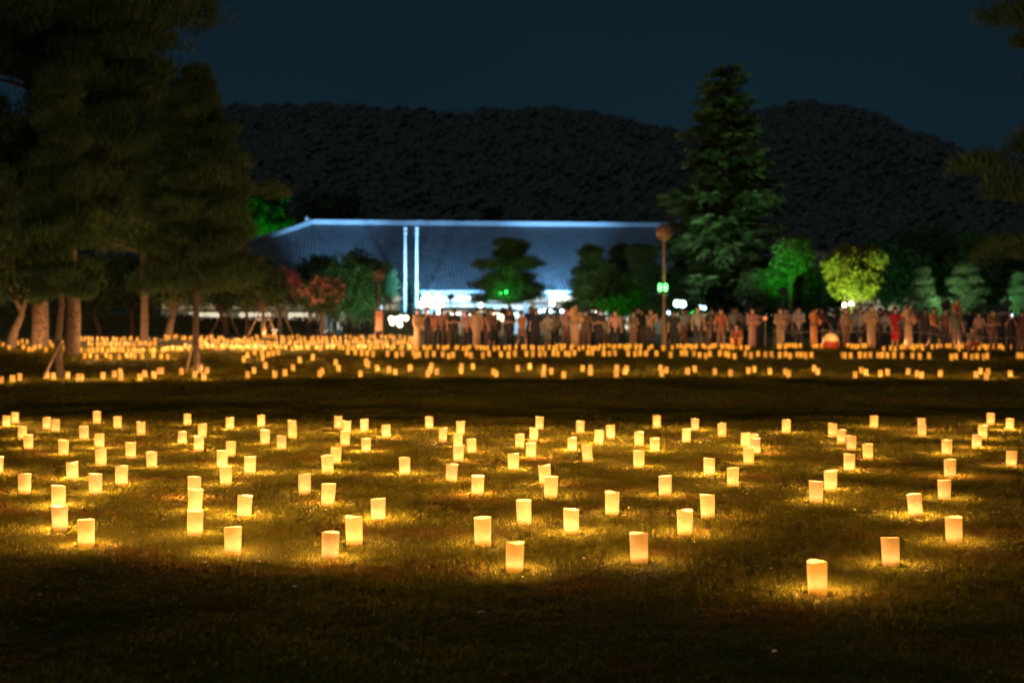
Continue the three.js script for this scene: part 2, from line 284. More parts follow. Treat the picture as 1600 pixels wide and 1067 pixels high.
// dark hedges under the trees, before the hall
for (const [px, d, w, h, seed, text] of [[205, 97, 9, 1.15, 1, 'low dark hedge behind the thin grove trunks'], [395, 99, 9.5, 1.0, 2, 'low dark hedge behind the pink blossom trees'], [60, 92, 7, 1.6, 3, 'taller dark hedge behind the huge leaning pine'], [1230, 80, 12, 1.1, 4, 'low dark hedge behind the crowd below the spruce'], [1480, 78, 14, 1.2, 5, 'low dark hedge behind the crowd below the garden pines']]) {
  const t = thing('low_hedge', text, 'hedge', stand(px, d).toArray()), r = rng(500 + seed);
  const g = new THREE.BoxGeometry(w, h, 1.1, 50, 6, 6).translate(0, h / 2, 0), p = g.attributes.position;
  for (let i = 0; i < p.count; i++) { const x = p.getX(i), y = p.getY(i), z = p.getZ(i), k = 1 + 0.3 * fbm(x * 1.1 + seed * 9, y * 1.3, z, 3); p.setXYZ(i, x, y * k, z * k); }
  g.computeVertexNormals(); part('leafy_bank', g, mat(0.04, 0.055, 0.025, 0.95), t);
  const leaf = []; for (let i = 0; i < 1500; i++) { const q = new THREE.PlaneGeometry(0.1 + 0.08 * r(), 0.16); q.rotateX(r() * 6).rotateY(r() * 6).translate((r() - 0.5) * w, h * (0.1 + 1.1 * Math.sqrt(r())), r() < 0.6 ? 0.6 : (r() - 0.5) * 1.1); leaf.push(q); }
  part('leaves', merge(leaf), mat(0.05, 0.07, 0.03, 0.8), t).userData.kind = 'stuff';
}
// cluster of ball lamps
{
  const c = stand(624, 92), t = thing('ball_lamp_cluster', 'cluster of six white ball lamps on one post before the pale hedge', 'lamp', c.toArray());
  const gm = glow(7, 6.2, 4.4), dark = mat(0.05, 0.05, 0.05, 0.5); let top = 0;
  for (const [px, py] of [[613, 504], [619, 499], [626, 496.5], [634, 497], [624.5, 507], [611, 498]]) {
    const p = at(px, py, 92).sub(c); top = Math.max(top, p.y);
    const b = part('ball_lamp', new THREE.SphereGeometry(0.17, 16, 12).translate(p.x, p.y, p.z), gm, t);
    part('arm', tube([V(0, 0.25, 0), V(p.x * 0.7, p.y * 0.6, 0), V(p.x, p.y - 0.15, p.z)], [0.025, 0.02, 0.015], 6), dark, b);
    bulbLight(0xffe6b8, 1.5, p.toArray(), t, 8);
  }
  part('post', cyl(0.04, 0.06, 0.5, 0, 0, 0, 8), dark, t);
}

// ---------------------------------------------------------------- park lamps with unlit glass globes
function parkLamp(px, d, py, r, text) {
  const p = stand(px, d), h = heightTo(py, d) - p.y, t = thing('park_lamp', text, 'lamp post', p.toArray());
  const iron = mat(0.16, 0.1, 0.07, 0.5, { metalness: 0.2 }), globe = new THREE.MeshPhysicalMaterial({ color: 0x9a765c, transmission: 0.6, roughness: 0.35, thickness: 0 });
  part('pole', tube([V(0, 0, 0), V(0, 0.9, 0), V(0, 1, 0), V(0, h - r, 0)], [0.12, 0.11, 0.075, 0.06], 12), iron, t);
  part('foot', cyl(0.17, 0.22, 0.18, 0, 0, 0, 14), iron, t);
  const gl = part('glass_globe', new THREE.SphereGeometry(r, 20, 16).translate(0, h, 0), globe, t);
  part('collar', cyl(r * 0.42, r * 0.3, 0.14, 0, h - r - 0.02, 0, 12), iron, t);
  part('cap', new THREE.SphereGeometry(r * 0.5, 14, 6, 0, 6.3, 0, 1.1).translate(0, h + r * 0.56, 0), iron, gl);
  for (let k = 0; k < 3; k++) part('band', new THREE.TorusGeometry(r * 1.01, 0.022, 6, 28).rotateY(k * Math.PI / 3).translate(0, h, 0), iron, gl);
  part('lamp_holder', cyl(0.05, 0.06, r, 0, h - r, 0, 8), mat(0.6, 0.55, 0.45, 0.6), gl);
  return { t, p, h };
}
{
  const { p } = parkLamp(1038, 57.6, 363, 0.33, 'tall lamp post with an unlit glass globe and two green lights, standing in the crowd');
  const q = at(1036, 449, 57.3), t = thing('green_signal_light', 'pair of small green lights clamped to the lamp post in the crowd', 'light', q.toArray());
  part('bracket', rbox(0.42, 0.08, 0.12, 0, -0.2, -0.08), mat(0.05, 0.05, 0.05), t);
  for (const s of [-1, 1]) { const b = part('green_lamp', new THREE.CapsuleGeometry(0.08, 0.16, 6, 12).translate(s * 0.115, 0, 0), glow(0.15, 5, 0.7), t); void b; bulbLight(0x30ff50, 2.2, [s * 0.115, 0, 0], t, 4); }
  void p;
}
parkLamp(592, 84, 430, 0.34, 'slim lamp post with an unlit globe beside the pale broadleaf tree and notice board');

// notice board
{
  const p = stand(592, 78), t = thing('notice_board', 'narrow reddish notice board on posts with a round red mark on top', 'sign', p.toArray());
  const wood = mat(0.2, 0.1, 0.06, 0.8), face = mat(0.55, 0.28, 0.22, 0.7);
  const b = part('board', rbox(0.36, 1.1, 0.05, 0, 0.95, 0), face, t);
  for (const s of [-1, 1]) part('post', rbox(0.05, 1.6, 0.06, s * 0.2, 0.8, -0.01), wood, t);
  part('mark', new THREE.TorusGeometry(0.09, 0.024, 6, 20).translate(0, 1.28, 0.03), mat(0.5, 0.03, 0.03), b);
  part('mark', rbox(0.19, 0.035, 0.02, 0, 1.28, 0.032).rotateZ(0), mat(0.5, 0.03, 0.03), b);
}

// ---------------------------------------------------------------- festival stalls and their lights in front of the hall
function stall(px, d, w, text, canopyColor, h = 1.5) {
  const p = stand(px, d), t = thing('festival_stall', text, 'stall', p.toArray(), 0);
  const steel = mat(0.4, 0.4, 0.4, 0.4, { metalness: 0.6 });
  for (const sx of [-1, 1]) for (const sz of [-1, 1]) part('post', cyl(0.03, 0.03, h, sx * w / 2, 0, sz * 0.9, 8), steel, t);
  const shape = new THREE.Shape([new THREE.Vector2(-1.15, 0), new THREE.Vector2(0, 0.24), new THREE.Vector2(1.15, 0), new THREE.Vector2(1.12, -0.03), new THREE.Vector2(0, 0.2), new THREE.Vector2(-1.12, -0.03)]);
  const c = new THREE.ExtrudeGeometry(shape, { depth: w + 0.3, bevelEnabled: false }).translate(0, 0, -(w + 0.3) / 2).rotateY(Math.PI / 2).translate(0, h, 0);
  const cv = part('canopy', c, canopyColor, t); part('valance', rbox(w + 0.3, 0.22, 0.02, 0, h - 0.13, 1.15), canopyColor, cv);
  part('counter', rbox(w, 0.85, 0.6, 0, 0.425, 0.6), mat(0.3, 0.22, 0.15), t); part('back_cloth', rbox(w, h - 0.1, 0.03, 0, (h - 0.1) / 2, -0.88), mat(0.6, 0.58, 0.52), t);
  return t;
}
function hangLamp(list, d, color, size, cd, text, group, name = 'hanging_lamp') {
  const c = new THREE.Color(color), m = glow(c.r * 6, c.g * 6, c.b * 6), dark = mat(0.05, 0.05, 0.05);
  list.forEach(([px, py], i) => {
    const p = at(px, py, d), t = thing(name, list.length > 1 ? text + ', ' + ['first', 'second', 'third', 'fourth', 'fifth', 'sixth'][[...list].sort((p, q) => p[0] - q[0]).findIndex((q) => q[0] === px)] + ' from the left' : text, 'lamp', p.toArray(), 0, group);
    const b = part('bulb', new THREE.SphereGeometry(size, 12, 10).scale(1, 1.05, 1), m, t); part('socket', cyl(size * 0.4, size * 0.5, size * 0.6, 0, size * 0.9, 0, 8), dark, b);
    part('cord', cyl(0.012, 0.012, 0.5, 0, size * 1.5, 0, 5), dark, t);
    bulbLight(color, cd, [0, 0, 0], t, 5);
  });
}
const white = mat(0.75, 0.74, 0.7, 0.8), darkGreen = mat(0.02, 0.06, 0.035, 0.8), redCloth = mat(0.4, 0.03, 0.03, 0.8);
stall(730, 88, 3.0, 'open stall with a white canopy and a row of greenish lamps behind the dark-clothed crowd', white);
stall(862, 88, 2.2, 'stall with a dark green awning and bluish lamps between the round pine and layered pine', darkGreen, 1.45);
stall(783, 84, 1.5, 'small stall with a glowing cream front under the round pine', redCloth, 1.35);
hangLamp([[706, 493], [716, 492], [733, 493], [741, 491.5], [750, 492], [757, 493]], 86.6, '#e9fff0', 0.12, 1.1, 'greenish-white bulb under the white stall canopy', 'bulbs of the white stall');
hangLamp([[844, 486], [851, 485], [860, 486], [868, 486], [878, 486]], 86.6, '#bfe4ff', 0.12, 1.1, 'bluish bulb under the dark green awning', 'bulbs of the green stall');
hangLamp([[912, 485], [919, 480], [923, 484]], 84, '#c4e2ff', 0.13, 1.1, 'bluish bulb hung in front of the layered pine', 'bulbs by the layered pine');
hangLamp([[931, 486], [938, 482], [948, 487]], 80, '#fff4dc', 0.07, 0.3, 'tiny white bulb among the layered pine boughs', 'tiny bulbs in the pine');
hangLamp([[805, 493]], 82, '#a8ffe6', 0.16, 1.2, 'single cyan-white lamp below the round pine', 'single lamps');
hangLamp([[1058, 474], [1067, 475]], 80, '#d6fff6', 0.2, 3, 'bright cyan-white lamp beside the lamp post', 'cyan lamps by the spruce');
hangLamp([[1045, 489], [1053, 490], [1095, 480], [1101, 481]], 78, '#a6d4ff', 0.11, 0.7, 'small bluish lamp below the tall spruce', 'bluish lamps by the spruce');
hangLamp([[1320, 476], [1331, 474]], 68.5, '#f2ead0', 0.1, 1.2, 'white lamp under the round yellow-green tree', 'lamps under the yellow tree');
hangLamp([[886, 476], [880, 459]], 90, '#fff6e0', 0.1, 0.6, 'small white bulb at the hall eaves', 'bulbs at the eaves');
hangLamp([[781, 458], [790, 456.5]], 83, '#30ff70', 0.11, 22, 'small green lamp inside the round pine', 'green lamps in the round pine');
// upright lit paper lanterns and banners
{
  const paper = glow(2.6, 2.3, 1.9), pink = glow(2.2, 1.35, 1.3), dark = mat(0.04, 0.04, 0.04);
  const add = (px, y0, y1, w, d, m, text, cd) => {
    const a = at(px, y1, d), b = at(px, y0, d), h = b.y - a.y, t = thing('upright_paper_lantern', text, 'lantern', [a.x, a.y, -d], 0);
    const r = w / 2 / F * d; part('lantern_paper', new THREE.LatheGeometry([[r * 0.7, 0], [r * 0.95, h * 0.1], [r, h * 0.5], [r * 0.95, h * 0.9], [r * 0.7, h]].map((p) => new THREE.Vector2(...p)), 16), m, t);
    part('cap', cyl(r * 0.72, r * 0.72, 0.06, 0, h, 0, 14), dark, t); part('foot', cyl(r * 0.72, r * 0.72, 0.06, 0, -0.06, 0, 14), dark, t); part('pole', cyl(0.02, 0.02, 0.9, 0, h, 0, 6), dark, t);
    bulbLight(0xfff0d8, cd, [0, h * 0.5, r * 1.3], t, 4);
  };
  add(668, 457, 480, 8, 96, pink, 'tall pinkish paper lantern by the flagpoles', 2); add(683, 457, 474, 4, 96, paper, 'thin white paper lantern above the tall white banner', 1);
  add(657, 471, 481, 6, 94, paper, 'short cream paper lantern between flagpole and pinkish lantern', 1); add(674, 471, 481, 6, 94, paper, 'short cream paper lantern right behind the pinkish lantern', 1);
  add(751, 472, 489, 7, 90, paper, 'cream paper lantern over the white stall', 1.5); add(863, 468, 479, 9, 90, paper, 'wide white paper lantern over the dark green awning', 1.5);
  const banner = (px, y0, y1, w, d, text, m) => { const p = stand(px, d), top = heightTo(y0, d) - p.y, low = heightTo(y1, d) - p.y, ww = w / F * d, t = thing('lit_banner_sign', text, 'sign', p.toArray()); part('sign_panel', rbox(ww, top - low, 0.12, 0, (top + low) / 2, 0, 0.03), m, t); part('post', cyl(0.03, 0.03, top + 0.1, -ww / 2 - 0.04, 0, 0, 8), dark, t); part('frame', merge([rbox(ww + 0.08, 0.05, 0.15, 0, top + 0.03, 0), rbox(ww + 0.08, 0.05, 0.15, 0, low - 0.03, 0)]), dark, t);
    const l = new THREE.RectAreaLight(0xffffff, 3, ww, top - low); l.name = 'sign_light'; l.position.set(0, (top + low) / 2, 0.09); l.rotation.y = Math.PI; t.add(l); };
  banner(688, 471, 498, 12, 91, 'tall glowing white sign standing beside the white stall', glow(3.4, 3.6, 3.9));
  banner(778, 489, 502, 26, 82, 'wide glowing cream sign on the small stall under the round pine', glow(3.2, 2.7, 1.8));
  banner(726, 488, 497, 5, 86.5, 'small red sign among the greenish bulbs', glow(0.6, 0.05, 0.07));
  banner(857, 505, 528, 9, 76, 'pale cream lit panel behind the person in pale clothes', glow(0.9, 0.75, 0.5));
}

// ---------------------------------------------------------------- trees
const BARK = (() => { const c = canvasTexture(128, 256, (u, v) => { const k = 1 + 1.6 * tile(u, v, 12) + 1.2 * tile(u, v, 50, 6); return [0.15 * k, 0.1 * k, 0.065 * k]; }, [2, 0.8]); const b = heightTexture(128, 256, (u, v) => 0.5 + 1.1 * tile(u, v * 0.999, 26, 3)); b.repeat.set(2, 0.8); return new THREE.MeshStandardMaterial({ map: c, bumpMap: b, bumpScale: 0.06, roughness: 0.95 }); })();
const leafM = new THREE.MeshPhysicalMaterial({ color: 0xffffff, roughness: 0.7, transmission: 0.3, thickness: 0, specularIntensity: 0.3 });
function sprayGeometry(kind, seed) {
  const r = rng(seed), p = [], tri = (...v) => v.forEach((q) => p.push(q.x, q.y, q.z));
  if (kind === 'needle') for (let i = 0; i < 34; i++) { // needles round a few twig tips, pointing up and out
    const o = V((r() - 0.5) * 0.5, (r() - 0.5) * 0.22, (r() - 0.5) * 0.5), d = V(o.x * 1.4 + (r() - 0.5) * 0.9, 0.35 + r() * 0.8, o.z * 1.4 + (r() - 0.5) * 0.9).normalize(), s = V().crossVectors(d, V(r() - 0.5, r() - 0.5, r() - 0.5)).normalize().multiplyScalar(0.016), l = 0.2 + 0.16 * r();
    tri(o.clone().sub(s), o.clone().add(s), o.clone().addScaledVector(d, l));
  }
  if (kind === 'spruce') for (let i = 0; i < 36; i++) { // a flat drooping frond along +x
    const t = r(), w = (1 - t) * 0.34 + 0.04, side = r() < 0.5 ? -1 : 1, o = V(t * 0.95 - 0.15, -0.12 * t * t + (r() - 0.5) * 0.08, 0), e = o.clone().add(V(0.14 + 0.12 * r(), -0.05 - 0.1 * r(), side * w * (0.5 + 0.7 * r()))), s = V(0.03, 0.012, -0.02 * side);
    tri(o.clone().sub(s), o.clone().add(s), e);
  }
  if (kind === 'leaf') for (let i = 0; i < 22; i++) { // small oval leaves facing every way
    const o = V((r() - 0.5) * 0.62, (r() - 0.5) * 0.5, (r() - 0.5) * 0.62), q = new THREE.Quaternion().setFromEuler(new THREE.Euler(r() * 2 - 1, r() * 6.283, r() * 2 - 1)), l = 0.06 + 0.05 * r(), w = l * 0.48;
    const a = V(-l, 0, 0), b = V(0, 0.01, w), c = V(l, 0, 0), d = V(0, 0.01, -w); for (const v of [a, b, c, d]) v.applyQuaternion(q).add(o); tri(a, b, c); tri(a, c, d);
  }
  const g = new THREE.BufferGeometry(); g.setAttribute('position', new THREE.Float32BufferAttribute(p, 3)); g.computeVertexNormals(); return g;
}
const SPRAY = { needle: sprayGeometry('needle', 1), spruce: sprayGeometry('spruce', 2), leaf: sprayGeometry('leaf', 3) };
function crown(parent, sprays, kind, color, r, name = 'crown') { // sprays: [position, scale, quaternion?]
  const im = new THREE.InstancedMesh(SPRAY[kind], leafM, sprays.length), M = new THREE.Matrix4(), q = new THREE.Quaternion(), e = new THREE.Euler(), c = new THREE.Color();
  sprays.forEach(([p, s, turn], i) => { const k = 0.65 + 0.7 * r(), w = 1 + (r() - 0.5) * 0.3; M.compose(p, turn ?? q.setFromEuler(e.set((r() - 0.5) * 0.9, r() * 6.283, (r() - 0.5) * 0.9)), V(s, s, s)); im.setMatrixAt(i, M); im.setColorAt(i, c.setRGB(color[0] * k * w, color[1] * k, color[2] * k)); });
  im.name = name; im.userData.kind = 'stuff'; im.castShadow = im.receiveShadow = true; parent.add(im); return im;
}
function fill(out, c, rx, ry, rz, n, scale, r) { for (let i = 0; i < n; i++) { let x, y, z; do { x = r() * 2 - 1; y = r() * 2 - 1; z = r() * 2 - 1; } while (x * x + y * y + z * z > 1 || (x * x + y * y + z * z < 0.2 && r() < 0.7)); out.push([V(c.x + x * rx, c.y + y * ry, c.z + z * rz), scale * (0.7 + 0.6 * r())]); } }
const trunkPath = (h, n, r, bend) => wave(Array.from({ length: n }, (_, i) => V(0, h * i / (n - 1), 0)), r, bend);
const trunkAt = (path, y) => { for (let i = 1; i < path.length; i++) if (path[i].y >= y) return lerpV(path[i - 1], path[i], (y - path[i - 1].y) / (path[i].y - path[i - 1].y)); return path[path.length - 1].clone(); };

// a pine: bare trunk, needle pads on limbs; profile(t) = half-width at share t of the crown's height
function pine(px, d, o) {
  const r = rng(o.seed), p = stand(px, d), h = heightTo(o.top, d) - p.y, base = heightTo(o.low, d) - p.y, w = o.w / 2 / F * d * 0.8;
  const t = thing('pine_tree', o.text, 'tree', p.toArray(), 0, o.group);
  const path = trunkPath(h * 0.97, 9, r, o.bend ?? 0.25), r0 = o.trunk / 2 / F * d;
  part('trunk', tube(path, path.map((_, i) => r0 * (1.12 - 0.98 * i / 8)), 10), o.bark ?? BARK, t);
  const limbs = [], sprays = [], tiers = o.tiers ?? 9, shift = (o.shift ?? 0) / F * d;
  for (let k = 0; k < tiers; k++) {
    const f = (k + 0.3 * r()) / (tiers - 1), y = base + (h - base) * Math.min(f, 0.97), rad = w * (0.72 + 0.5 * r()) * (o.profile ?? ((s) => 1.02 - 0.88 * s * s))(Math.min(f, 1)), n = Math.max(3, Math.round((o.pads ?? 6) * (0.5 + rad / w)));
    const from = trunkAt(path, Math.max(0.3, y - rad * 0.22));
    for (let i = 0; i < n; i++) {
      const a = i / n * 6.283 + k * 2.4 + r() * 0.7, reach = rad * (0.38 + 0.62 * r() + (r() < 0.16 ? 0.25 : 0)), tip = V(from.x + Math.cos(a) * reach + shift * (1 - Math.abs(f - 0.5)), y + (r() - 0.45) * 0.12 * (h - base), from.z + Math.sin(a) * reach);
      limbs.push(tube([from, lerpV(from, tip, 0.55).add(V(0, -0.06 * reach, 0)), tip], [r0 * 0.32 * (1 - f * 0.6), r0 * 0.2 * (1 - f * 0.6), 0.012], 5));
      const size = rad * (o.pad ?? 0.29) + 0.12;
      fill(sprays, tip, size, size * (o.flat ?? 0.5), size, Math.round((o.dense ?? 26) * (0.6 + 0.8 * r())), o.spray ?? 1, r);
      if (reach > rad * 0.5) fill(sprays, lerpV(from, tip, 0.55).add(V(0, size * 0.15, 0)), size * 0.8, size * 0.4, size * 0.8, Math.round((o.dense ?? 26) * 0.5), o.spray ?? 1, r);
    }
  }
  fill(sprays, path[8].clone().add(V(0, -0.05, 0)), w * 0.14 + 0.1, (h - base) * 0.06, w * 0.14 + 0.1, 16, o.spray ?? 1, r);
  part('limbs', merge(limbs), o.bark ?? BARK, t);
  crown(t, sprays, 'needle', o.color ?? [0.042, 0.085, 0.026], r);
  return t;
}
// a spruce: tiers of drooping fronds
function spruce(px, d, o) {
  const r = rng(o.seed), p = stand(px, d), h = heightTo(o.top, d) - p.y, w = o.w / 2 / F * d, t = thing('spruce_tree', o.text, 'tree', p.toArray());
  const path = trunkPath(h, 6, r, 0.1);
  part('trunk', tube(path, path.map((_, i) => 0.28 * w / 3.5 * (1.05 - i / 5.2)), 9), BARK, t);
  const limbs = [], sprays = [], tiers = o.tiers ?? 26, q = new THREE.Quaternion(), X = V(1, 0, 0);
  for (let k = 0; k < tiers; k++) {
    const f = k / tiers, y = h * (0.1 + 0.88 * f), rad = w * Math.pow(1 - f, 0.72) * (0.75 + 0.45 * r()) + 0.12, n = Math.round(6 + 8 * (1 - f));
    for (let i = 0; i < n; i++) {
      const a = r() * 6.283, reach = rad * (0.45 + 0.55 * r() + (r() < 0.12 ? 0.28 : 0)), from = V(0, y, 0), tip = V(Math.cos(a) * reach, y - 0.02 * reach + (r() - 0.35) * 0.7, Math.sin(a) * reach);
      limbs.push(tube([from, lerpV(from, tip, 0.5).add(V(0, 0.05 * reach, 0)), tip], [0.05 * (1.2 - f), 0.03, 0.01], 4));
      const m = Math.max(2, Math.round(reach / 0.3));
      for (let j = 1; j <= m; j++) { const at_ = lerpV(from, tip, (j - 0.3 * r()) / m); at_.y += (r() - 0.5) * 0.2 - 0.05; for (let e = 0; e < 3; e++) { q.setFromUnitVectors(X, V(Math.cos(a + (r() - 0.5) * 1.7), 0.25 - 0.8 * r(), Math.sin(a + (r() - 0.5) * 1.7)).normalize()); sprays.push([at_.clone(), (0.75 + 0.55 * r()) * (o.spray ?? 1), q.clone()]); } }
    }
  }
  part('limbs', merge(limbs), BARK, t);
  crown(t, sprays, 'spruce', o.color ?? [0.05, 0.075, 0.035], r);
  return t;
}
// a broadleaf tree: short trunk, forked limbs, leafy clumps
function broadleaf(px, d, o) {
  const r = rng(o.seed), p = stand(px, d), h = heightTo(o.top, d) - p.y, base = heightTo(o.low, d) - p.y, w = o.w / 2 / F * d, t = thing(o.name ?? 'broadleaf_tree', o.text, 'tree', p.toArray(), 0, o.group);
  const r0 = (o.trunk ?? 8) / 2 / F * d, fork = base * (o.fork ?? 0.75), lean = o.lean ?? 0, path = [V(0, 0, 0), V(lean * 0.3 + (r() - 0.5) * 0.12, fork * 0.5, 0), V(lean, fork, 0)];
  part('trunk', tube(path, [r0 * 1.25, r0, r0 * 0.85], 9), o.bark ?? BARK, t);
  const limbs = [], sprays = [], n = o.clumps ?? 16, tips = [];
  for (let i = 0; i < n; i++) {
    const a = i * 2.4 + r(), y = base + (h - base) * (0.12 + 0.8 * ((i + 0.5) / n)), f = (y - base) / (h - base), env = w * Math.sqrt(Math.max(0.05, 1 - (2 * f - 0.95) ** 2)), rad = env * (0.35 + 0.5 * r());
    const tip = V(lean + Math.cos(a) * rad, y, Math.sin(a) * rad); if (o.notch && tip.y > base + (h - base) * 0.62 && Math.abs(tip.x - o.notch) < w * 0.22) tip.x += w * 0.4 * Math.sign(tip.x - o.notch + 0.01);
    tips.push(tip);
    limbs.push(tube([path[2], lerpV(path[2], tip, 0.5).add(V((r() - 0.5) * 0.2, 0.12 * w, (r() - 0.5) * 0.2)), tip], [r0 * 0.55, r0 * 0.32, 0.012], 5));
    const s = w * (o.clump ?? 0.38) * (0.75 + 0.5 * r()); fill(sprays, tip, s, s * 0.72, s, Math.round((o.dense ?? 34) * (0.7 + 0.6 * r())), o.spray ?? 1, r);
  }
  part('limbs', merge(limbs), o.bark ?? BARK, t);
  crown(t, sprays, 'leaf', o.color ?? [0.05, 0.09, 0.03], r);
  if (o.blossom) { const b = []; for (const tip of tips) if (tip.y > base + (h - base) * 0.25) fill(b, tip.clone().add(V(0, w * 0.12, 0)), w * 0.24, w * 0.2, w * 0.24, o.blossomN ?? 12, (o.spray ?? 1) * 0.8, r); crown(t, b, 'leaf', o.blossom, r, 'blossom'); }
  return t;
}
const tall = (s) => s < 0.3 ? 0.75 + 0.83 * s : 1 - 0.55 * (s - 0.3) / 0.7;
// the big dark pines over the lanterns
pine(62, 58.5, { seed: 21, top: -110, low: 110, w: 500, trunk: 25, tiers: 9, pads: 7, dense: 24, spray: 1.5, shift: 115, profile: tall, text: 'huge dark pine with the thickest leaning trunk, its crown running out of the picture' });
pine(112, 55, { seed: 22, top: 10, low: 330, w: 330, trunk: 23, tiers: 9, pads: 7, dense: 24, spray: 1.4, shift: 40, profile: tall, text: 'tall dark pine whose thick trunk is lit orange right behind the slim young trunk' });
pine(93, 45, { seed: 23, top: 128, low: 455, w: 170, trunk: 11, tiers: 12, pads: 6, dense: 24, spray: 0.8, color: [0.042, 0.085, 0.026], profile: (s) => 0.95 - 0.72 * s, text: 'slim young pine with a pointed crown and a wooden prop at its foot' });
pine(308, 49, { seed: 24, top: 125, low: 440, w: 205, trunk: 10, tiers: 13, pads: 8, dense: 24, spray: 0.85, color: [0.042, 0.085, 0.026], profile: (s) => s < 0.4 ? 0.92 + 0.2 * s : 1.0 - 0.85 * ((s - 0.4) / 0.6) ** 1.4, text: 'full rounded pine on a single slim trunk beside the hall roof end' });
pine(225, 66, { seed: 25, top: 160, low: 380, w: 250, trunk: 12, tiers: 9, pads: 7, dense: 24, spray: 1.5, profile: tall, text: 'dark pine whose crown fills the gap between the two slim pines' });
pine(-60, 52, { seed: 26, top: 0, low: 420, w: 260, trunk: 14, tiers: 9, pads: 7, dense: 24, spray: 1.3, profile: tall, text: 'dark pine cut by the edge of the picture beside the forked tree' });
// the pine whose boughs come in over the crowd
pine(1690, 52, { seed: 27, top: -150, low: 370, w: 450, trunk: 20, tiers: 8, pads: 6, dense: 24, spray: 1.25, pad: 0.26, flat: 0.34, color: [0.042, 0.085, 0.026], profile: (s) => s < 0.25 ? 1.12 : 0.72 + 0.1 * Math.sin(s * 9), text: 'large pine reaching brownish boughs in over the crowd from beyond the picture edge' });
// trees of the grove at the back of the lantern field
broadleaf(14, 58, { seed: 31, top: 360, low: 475, w: 130, trunk: 15, lean: 0.5, clumps: 13, color: [0.05, 0.09, 0.03], fork: 0.8, text: 'low forked tree with orange-lit branches at the picture edge beside the huge pine' });
const grove = [[155, 84, 400, 490, 105, 7, 'thin dark tree behind the slim young pine, its trunk lit orange'], [205, 86, 405, 485, 95, 6, 'thin grove tree behind the gap between the two slim pines'], [262, 80, 395, 478, 120, 11, 'leaning grove tree with a thick curved orange trunk'], [352, 88, 400, 482, 110, 7, 'grove tree just past the full rounded pine, dull green crown'], [385, 84, 408, 480, 80, 6, 'small grove tree between the rounded pine and the pink blossom trees'], [480, 95, 405, 480, 90, 6, 'dark crown behind the two pink blossom trees']];
grove.forEach(([px, d, top, low, w, tr, text], i) => broadleaf(px, d, { seed: 40 + i, top, low, w, trunk: tr, lean: (i % 3 - 1) * 0.3, clumps: 14, dense: 26, spray: 1.25, color: [0.05, 0.09, 0.03], text }));
broadleaf(411, 80, { seed: 51, top: 418, low: 480, w: 70, trunk: 7, clumps: 12, dense: 24, spray: 1.1, color: [0.05, 0.09, 0.03], text: 'small tree held by a tripod of wooden props' });
broadleaf(437, 84, { name: 'blossom_tree', seed: 52, top: 425, low: 482, w: 72, trunk: 6, clumps: 13, dense: 16, spray: 1.05, color: [0.05, 0.09, 0.03], blossom: [0.75, 0.24, 0.28], blossomN: 48, text: 'crape myrtle with a mound of pink blossom beside the tripod-propped tree' });
broadleaf(504, 80, { name: 'blossom_tree', seed: 53, top: 442, low: 488, w: 72, trunk: 7, clumps: 12, dense: 20, spray: 1.0, color: [0.05, 0.09, 0.03], blossom: [0.7, 0.3, 0.26], blossomN: 16, text: 'crape myrtle with sparse pale pink blossom on a straight orange trunk' });
broadleaf(552, 92, { seed: 54, top: 398, low: 500, w: 118, trunk: 6, clumps: 22, dense: 34, spray: 1.25, color: [0.05, 0.09, 0.03], text: 'full green broadleaf tree before the lit end of the hall roof' });
broadleaf(600, 103, { seed: 55, top: 418, low: 468, w: 44, trunk: 4, clumps: 10, dense: 24, spray: 1.1, color: [0.05, 0.09, 0.03], text: 'small bright green tree behind the slim lamp post' });
broadleaf(418, 152, { seed: 56, top: 292, low: 372, w: 92, trunk: 8, clumps: 18, dense: 34, spray: 1.5, color: [0.05, 0.09, 0.03], text: 'green-lit treetop showing beside the rounded pine above the roof end' });
broadleaf(520, 190, { seed: 57, top: 300, low: 400, w: 130, trunk: 8, clumps: 16, dense: 30, spray: 2.4, color: [0.05, 0.09, 0.03], text: 'dark treetop behind the hall ridge near its end tile' });
spruce(641, 109, { seed: 58, top: 438, w: 26, tiers: 12, spray: 0.7, text: 'small pointed conifer standing between the two white flagpoles' });
spruce(770, 170, { seed: 59, top: 316, w: 30, tiers: 16, spray: 1.2, text: 'small pointed treetop peeking over the middle of the hall ridge' });
pine(797, 84, { seed: 61, top: 380, low: 470, w: 100, trunk: 6, tiers: 6, pads: 5, pad: 0.4, flat: 0.3, dense: 22, spray: 0.9, color: [0.042, 0.085, 0.026], profile: (s) => s < 0.65 ? 1.15 - 0.2 * s : 0.55, text: 'round-padded garden pine with green lamps inside, before the middle of the hall' });
pine(925, 82, { seed: 62, top: 394, low: 480, w: 88, trunk: 6, tiers: 6, pads: 5, pad: 0.36, flat: 0.3, dense: 26, spray: 0.95, color: [0.042, 0.085, 0.026], profile: (s) => 0.98 - 0.6 * s, text: 'garden pine with clear flat layers beside the dark green awning' });
pine(970, 86, { seed: 63, top: 390, low: 455, w: 60, trunk: 5, tiers: 6, pads: 5, pad: 0.4, flat: 0.4, dense: 24, spray: 0.95, text: 'narrow dark pine right behind the flat-layered garden pine' });
pine(1006, 84, { seed: 64, top: 392, low: 490, w: 70, trunk: 6, tiers: 7, pads: 5, pad: 0.4, flat: 0.42, dense: 26, spray: 0.95, color: [0.042, 0.085, 0.026], profile: (s) => 0.9 - 0.4 * s, text: 'dark brownish pine between the green bush and the lamp post' });
broadleaf(962, 74, { name: 'leafy_bush', seed: 65, top: 430, low: 492, w: 84, trunk: 5, clumps: 16, dense: 34, spray: 0.95, color: [0.05, 0.09, 0.03], text: 'bush lit strongly green in front of the dark pines' });
